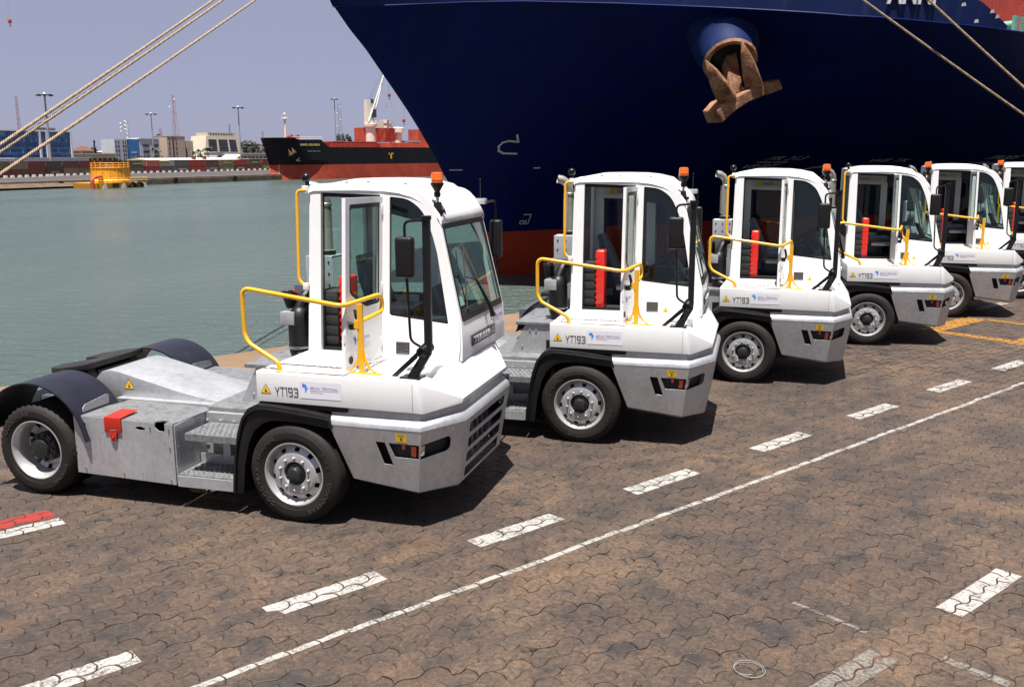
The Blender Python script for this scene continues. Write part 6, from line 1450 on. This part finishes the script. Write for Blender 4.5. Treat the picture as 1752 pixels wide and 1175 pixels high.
def palm(label, a, d, h, r):
    t = thing('palm_tree', label, 'palm tree', FW(a, d, DECK), 0, 'palms across the harbour'); random.seed(int(a))
    MB().tube([(0, 0, 0), (0.15, 0, h * 0.5), (0.1, 0, h)], 0.2, 7, True, [0.28, 0.2, 0.17]).build('trunk', 'bark', t)
    mb = MB()
    for k in range(16):
        an = k * 2.4; dr = 0.2 + 0.9 * random.random()
        pts = [Vector((0.1 + r * s * math.cos(an), r * s * math.sin(an), h + r * (0.65 * s - dr * s * s))) for s in (0, 0.3, 0.6, 0.85, 1.0)]
        sd = Vector((-math.sin(an), math.cos(an), 0))
        for i in range(4):
            w0, w1 = (0.18, 0.34, 0.34, 0.22, 0.02)[i] * r * 0.5, (0.18, 0.34, 0.34, 0.22, 0.02)[i + 1] * r * 0.5; dn = Vector((0, 0, -0.12 * r))
            mb.poly([pts[i], pts[i + 1], pts[i + 1] + sd * w1 + dn, pts[i] + sd * w0 + dn]); mb.poly([pts[i], pts[i] - sd * w0 + dn, pts[i + 1] - sd * w1 + dn, pts[i + 1]])
    mb.build('fronds', 'leaf_green', t, 0); return t
tree('tall dark feathery tree between the blue banner office and the tan tower', 207.5, 160, 15.6, 3.0, 'leaf_dark', 600, kind='tall')
tree('second feathery tree close behind the tall dark one', 211.5, 166, 13.5, 2.6, 'leaf_dark', 420, kind='tall')
tree('large round green tree right of the sloping office block', 286.0, 172, 14.6, 8.0, 'leaf_grey', 1100, 12)
tree('dark fir with a thin spire near the red roofed house', 190.3, 184, 13.2, 1.4, 'leaf_dark', 260, kind='cone')
for k, (a, d, h, r, lb) in enumerate(((184.5, 190, 9.2, 3.0, 'green tree left of the red roofed house'), (198, 195, 10.2, 3.4, 'green tree right of the red roofed house'), (203, 196, 9.4, 3.2, 'green tree behind the cream offices'), (208.5, 198, 8.9, 3.0, 'low tree at the right end of the cream offices'), (193.5, 196, 10.6, 3.0, 'green tree behind the fir'),
        (156.5, 125, 6.2, 2.6, 'bush under the left part of the blue banner office'), (160.5, 124, 6.0, 2.8, 'bush under the blue banner'), (164.6, 125, 7.2, 1.8, 'small upright tree under the right part of the banner office'), (169.6, 125, 6.7, 1.7, 'small tree left of the tan tower'), (173.5, 126, 6.8, 2.6, 'bush left of the tan tower foot'), (177.5, 127, 6.0, 2.2, 'bush before the tan tower foot'),
        (228.0, 150, 7.0, 2.6, 'tree between the palms and the sloping office'), (212.0, 128, 6.4, 2.2, 'bush left of the palms'), (221.5, 150, 7.6, 2.6, 'dark tree right behind the palms'), (152.5, 118, 6.4, 2.2, 'dark tree before the cream offices'))):
    tree(lb, a, d, h, r, 'leaf_green' if k % 2 else 'leaf_dark', 330, 6)
palm('palm with spreading fronds left in the palm group', 197.5, 130, 7.2, 2.4); palm('middle palm of the palm group', 201.0, 130, 8.0, 2.5); palm('tallest palm before the sloping office block', 205.6, 130, 9.0, 2.4); palm('palm before the banner office', 152.0, 108, 8.4, 2.4)
for k, (a, lb) in enumerate(((366.0, 'left of three grey trees behind the black ship'), (371.5, 'middle of three grey trees behind the black ship'), (377.3, 'right of three grey trees behind the black ship'))): tree(lb, a, 170, 18.6, 2.6, 'leaf_dark', 420, kind='tall')

# ================================================================== BLACK BULK CARRIER
bk = thing('bulk_carrier', 'black cargo ship with red lower hull and white crane beyond the water', 'ship', SP(40, 8, WATER_Z), math.atan2(SX.y, SX.x))
BX = lambda p: Vector((p.x - 40, p.y - 8, p.z - WATER_Z))
def bkp(nm, mb, mat, par=None, sm=40, bv=0.0): return mb.build(nm, mat, par or bk, sm, bv)
def B(): m = MB(); m.xf = BX; return m
CY, BEAM = 8.0, 8.0
def half(x, z):                                    # half-breadth of the hull at x from the waterline stem
    xs_ = float(np.interp(z, [-4, -3, -1.6, 0.4, 1.45, 3.7, 6.5, 8.8, 9.3], [4.4, 4.0, 4.75, 5.25, 4.95, 4.25, 3.75, 3.3, 3.25])) - 0.2
    u = max(0.0, x - xs_); L = 16.0 if z < 2 else 11.0 - 0.6 * (z - 2)
    return BEAM * min(1.0, (1 - (1 - min(1, u / L)) ** 2.2)), xs_
def hull_strip(z0, z1, nz, x1=150, topf=None):
    m = B(); xs_all = [0, 0.15, 0.5, 1.1, 2, 3, 4.2, 5.6, 7.2, 9, 11, 13.2, 16, 20, 30, 60, x1]
    for sg in (-1, 1):
        rows = []
        for i in range(nz + 1):
            row = []
            for u in xs_all:
                z = z0 + (z1 - z0) * i / nz
                if topf and i == nz: z = topf(u + 2.8)
                h_, s0 = half(0, z); x = s0 + u; hb, _ = half(x, z); row.append(m.P((x, CY + sg * hb, z)))
            rows.append(row)
        for a, b_ in zip(rows[:-1], rows[1:]):
            for j in range(len(a) - 1): m.face((a[j], a[j + 1], b_[j + 1], b_[j]))
    return m
bkp('boot_topping', hull_strip(-4.2, 1.35, 7), 'ship_red', sm=60)
bkp('hull', hull_strip(1.351, 6.5, 7), 'ship_black', sm=60)
FCX = [3.0, 9.4, 9.8, 18.0, 20.9]; FCZ = [9.25, 9.2, 8.62, 8.75, 6.45]
m = B(); xs_all = list(np.linspace(0, 17.6, 30))
for sg in (-1, 1):
    lo, hi = [], []
    for u in xs_all:
        h_, s0 = half(0, 6.5); x = s0 + u; hb, _ = half(x, 6.5); lo.append(m.P((x, CY + sg * hb, 6.5)))
        zt = max(6.55, float(np.interp(x + 0.0, FCX, FCZ))); hb2, s2 = half(x, zt); x2 = x - 0.45 * max(0, 1 - u / 10); hb2, _ = half(x2, zt); hi.append(m.P((x2, CY + sg * hb2, zt)))
    for j in range(len(lo) - 1): m.face((lo[j], lo[j + 1], hi[j + 1], hi[j]))
bkp('forecastle', m, 'ship_black', sm=60)
m = B(); m.poly([(3, CY, 6.3), (9, CY - 6.8, 6.3), (18, CY - 7.9, 6.3), (150, CY - 7.9, 6.3), (150, CY + 7.9, 6.3), (18, CY + 7.9, 6.3), (9, CY + 6.8, 6.3)]); bkp('deck', m, 'ship_deck_red', sm=0)
m = B(); m.poly([(3.4, CY, 8.3), (8.5, CY - 5.8, 8.3), (17.5, CY - 7.6, 8.3), (17.5, CY + 7.6, 8.3), (8.5, CY + 5.8, 8.3)]); bkp('foredeck', m, 'ship_deck_red', sm=0)
m = B(); m.box(24, 41, 2.2, 13.8, 6.3, 8.0).box(47, 62, 2.2, 13.8, 6.3, 8.0).box(66, 90, 2.2, 13.8, 6.3, 8.0)
for x in np.arange(24.5, 41, 1.8): m.box(x, x + 0.2, 2.05, 2.19, 6.4, 8.0)
m.box(23.6, 41.4, 1.9, 14.1, 8.01, 8.3); bkp('hatch_coaming', m, 'ship_deck_red')
m = B()
for x in np.arange(21.5, 110, 1.55): m.cyl((x, 0.25, 6.3), (x, 0.25, 7.5), 0.045, n=5)
for z in (6.75, 7.12, 7.5): m.cyl((21.5, 0.25, z), (110, 0.25, z), 0.04, n=5)
bkp('deck_rail', m, 'ship_deck_red')
m = B()
for x in np.arange(10, 20, 1.3): m.cyl((x, 2.0 if x > 12 else 3.0, 8.3), (x, 2.0 if x > 12 else 3.0, 9.5), 0.04, n=5)
m.cyl((10, 3.0, 9.5), (20, 2.0, 9.5), 0.045, n=5).cyl((10, 3.0, 9.0), (20, 2.0, 9.0), 0.04, n=5); bkp('fore_rail', m, 'ship_white')
m = B()
for k, x in enumerate((9.8, 10.6, 11.8, 12.6, 13.5, 14.4)): m.box(x, x + 0.5, 5.5 + 0.2 * k, 6.2 + 0.2 * k, 8.3, 9.5 + 0.35 * (k % 3))
m.lathe([(0.5, -0.8), (0.5, 0.8)], (12.2, 6.5, 9.0), 'y', 12); bkp('windlass', m, 'ship_deck_red')
m = B(); m.lathe([(0.42, 8.3), (0.36, 12.5), (0.30, 14.4), (0.62, 14.7), (0.62, 15.1), (0.30, 15.2), (0.24, 16.4), (0.001, 16.7)], (10.35, 7, 0), 'z', 12); m.box(9.3, 11.5, 6.6, 7.4, 14.75, 14.95); m.box(9.9, 10.5, 6.7, 7.3, 15.8, 16.2)
for x in (9.4, 11.4): m.cyl((x, 7, 14.9), (x, 7, 15.6), 0.09, n=6)
bkp('fore_mast', m, 'ship_white')
m = B(); m.lathe([(1.65, 6.3), (1.62, 12.9), (2.15, 13.2), (2.2, 14.0), (1.5, 14.1), (1.5, 15.0), (0.001, 15.1)], (43.4, 8, 0), 'z', 22); cr = bkp('crane_pedestal', m, 'ship_white')
m = B(); m.loft([[(41.7, 7.0, 14.1), (44.6, 7.0, 14.1), (44.6, 9.0, 14.1), (41.7, 9.0, 14.1)], [(41.8, 7.2, 21.6), (43.2, 7.2, 21.6), (43.2, 8.8, 21.6), (41.8, 8.8, 21.6)]]); bkp('crane_house', m, 'ship_white', cr, 0)
m = B(); m.box(43.6, 45.0, 6.6, 7.4, 16.0, 18.6); m.box(43.5, 44.2, 6.9, 7.6, 20.4, 21.8); bkp('crane_cab', m, 'window_dark', cr, 0)
for nm, a, b_ in (('jib_chord', (42.0, 6.9, 14.7), (49.4, 6.9, 30.9)), ('jib_chord', (45.4, 9.0, 14.9), (50.9, 9.0, 30.9))):
    m = B(); m.tube([a, b_], 0.24, 8); bkp(nm, m, 'ship_white', cr)
for k in (0.28, 0.77):
    m = B(); m.tube([Vector((42.0, 6.9, 14.7)).lerp(Vector((49.4, 6.9, 30.9)), k), Vector((45.4, 9.0, 14.9)).lerp(Vector((50.9, 9.0, 30.9)), k)], 0.2, 6)
    bkp('jib_crossbar', m, 'ship_white', cr)
m = B()
for y in (7.4, 8.0, 8.6): m.tube([(43.2, y, 21.7), (49.8, y, 31.0)], 0.035, 4)
bkp('luffing_wire', m, 'window_dark', cr)
def hook(label, x, y, z, ztop, parent_xf=SP, rot=0.0):
    t = thing('crane_hook', label, 'crane hook', parent_xf(x, y, z), rot, 'crane hooks hanging on wires')
    mb = MB()
    for dx in (-0.25, 0.25): mb.cyl((dx, 0, 1.6), (dx * 1.4, 0, ztop - z), 0.04, n=4)
    mb.build('wire', 'mast_grey', t)
    MB().lathe([(0.001, 0.35), (0.45, 0.5), (0.55, 0.95), (0.45, 1.45), (0.001, 1.65)], (0, 0, 0), 'z', 12).build('block', 'ship_deck_red', t)
    mb = MB(); mb.tube([(0, 0, 0.45), (0, 0, 0.0), (0.16, 0, -0.18), (0.05, 0, -0.42), (-0.18, 0, -0.32)], 0.10, 7); mb.build('hook', 'dark_steel', t)
    return t
hook('red crane hook block hanging beside the white ship crane', 51.7, 8, 22.4, 31.0); hook('second red hook block hanging nearer the blue bow', 57.7, 8, 14.4, 31.0)
hook('red hook block hanging on a long wire at the top left of the sky', 54.0, 60, 40.3, 72, FW)
t = thing('spreader_frame', 'thin lifting spreader hanging below the first red hook block', 'spreader', SP(51.7, 8, 18.5), math.atan2(SX.y, SX.x))
mb = MB(); mb.cyl((-1.5, 0, 1.3), (1.5, 0, 1.5), 0.10, n=6); mb.build('beam', 'mast_grey', t)
mb = MB(); mb.cyl((0, 0, 3.5), (-1.4, 0, 1.4), 0.03, n=4).cyl((0, 0, 3.5), (1.4, 0, 1.5), 0.03, n=4)
for x in (-1.5, 1.5):
    for dx in (-0.5, 0.5): mb.cyl((x, 0, 1.4), (x + dx, 0, -0.1), 0.03, n=4)
    mb.cyl((x - 0.5, 0, -0.1), (x - 0.5, 0, -4.5), 0.02, n=4)
mb.build('sling', 'mast_grey', t)
m = B(); m.box(42.2, 55.0, 9.5, 15, 8.4, 12.9); m.box(46.2, 46.9, 9.1, 9.5, 6.3, 8.4).box(52.5, 53.2, 9.1, 9.5, 6.3, 8.4); bkp('deck_house', m, 'ship_deck_red', sm=0)
m = B(); m.box(48.5, 51.5, 11, 15, 12.91, 15.3); bkp('white_house', m, 'ship_white', sm=0)
m = B(); m.lathe([(2.0, 12.91), (2.0, 14.4), (2.2, 14.5), (2.2, 15.6), (0.001, 15.7)], (54.2, 13, 0), 'z', 18); bkp('second_crane_base', m, 'ship_white')
m = B(); m.lathe([(1.45, 6.3), (1.45, 11.2), (2.1, 11.6), (2.1, 13.0), (1.9, 13.2), (0.001, 13.4)], (58.2, 12, 0), 'z', 18); bkp('second_pedestal', m, 'ship_white')
m = B(); m.box(65.5, 72, 10, 15, 6.3, 12.7); bkp('aft_deck_house', m, 'ship_deck_red', sm=0); m = B(); m.box(60, 66, 9, 14, 8.31, 8.9); bkp('hatch_cover', m, 'mast_grey', sm=0)
def on_bk(x0, z0):
    def fn(u, v, o=0.0): x, z = x0 + u, z0 + v; hb, _ = half(x, z); return BX(Vector((x, CY - hb - 0.05 - o, z)))
    return fn
text_on('ship_name', 'IMKE SELMER', on_bk(10.6, 6.85), 0.62, 'letter_pale', bk, 7.0, 0.02, bold=0.02)
text_on('ship_port', 'VPI RLTZ', on_bk(13.0, 5.1), 0.36, 'mast_grey', bk, 4.6, 0.02)
strokes('bulb_mark', [[(0.5, 0.7), (0.55, 0.25), (0.1, 0.15), (0, -0.15), (1.0, -0.2)]], 0.13, on_bk(10.0, 2.7), 'white_wall', bk, 0.02)
for k in range(11): strokes('draft_mark', [[(0, 0), (0.10, 0)]], 0.14, on_bk(6.8 - 0.02 * k, 1.85 - 0.42 * k), 'white_wall', bk, 0.02)
m = B(); fn = on_bk(0, 0)
for q in ([(43.9, 4.75), (44.5, 4.75), (44.7, 4.3), (44.2, 4.25)], [(44.9, 4.75), (46.0, 4.75), (46.0, 4.35), (45.3, 4.3)], [(44.6, 4.3), (45.4, 4.3), (45.4, 2.9), (44.8, 2.9)]):
    m2 = [fn(u, v, 0.02) for u, v in q]; i0 = [m.v.append(p) or len(m.v) - 1 for p in m2]; m.face(i0)
bkp('bow_thruster_mark', m, 'barge_yellow', sm=0)
m = MB()
for k in range(40): m.poly([fn(16 + k * 0.9, 6.1, 0.01), fn(16.4 + k * 0.9, 6.1, 0.01), fn(16.4 + k * 0.9, 6.16, 0.01), fn(16 + k * 0.9, 6.16, 0.01)])
ba = thing('ship_anchor', 'small rusty anchor on the bow of the black ship', 'anchor', SP(8.0, 0.9, 5.0), math.atan2(SX.y, SX.x))
mb = MB(); mb.loft([[(x, y, z) for x, z in ((-1.0, -0.9), (-0.7, -1.1), (1.4, -0.1), (1.2, 0.35))] for y in (-0.5, 0.1)]); mb.build('crown', 'rust_steel', ba)
for tip, a, b_ in (((-1.4, 0.9), (-0.9, -0.8), (-0.1, -0.4)), ((-0.1, 1.35), (0.1, -0.3), (1.1, 0.2))):
    mb = MB(); mb.loft([[(a[0], -0.6, a[1]), (b_[0], -0.6, b_[1]), (b_[0], -0.1, b_[1]), (a[0], -0.1, a[1])], [(tip[0], -0.45, tip[1]), (tip[0] + 0.1, -0.45, tip[1]), (tip[0] + 0.1, -0.3, tip[1]), (tip[0], -0.3, tip[1])]]); mb.build('fluke', 'rust_steel', ba)
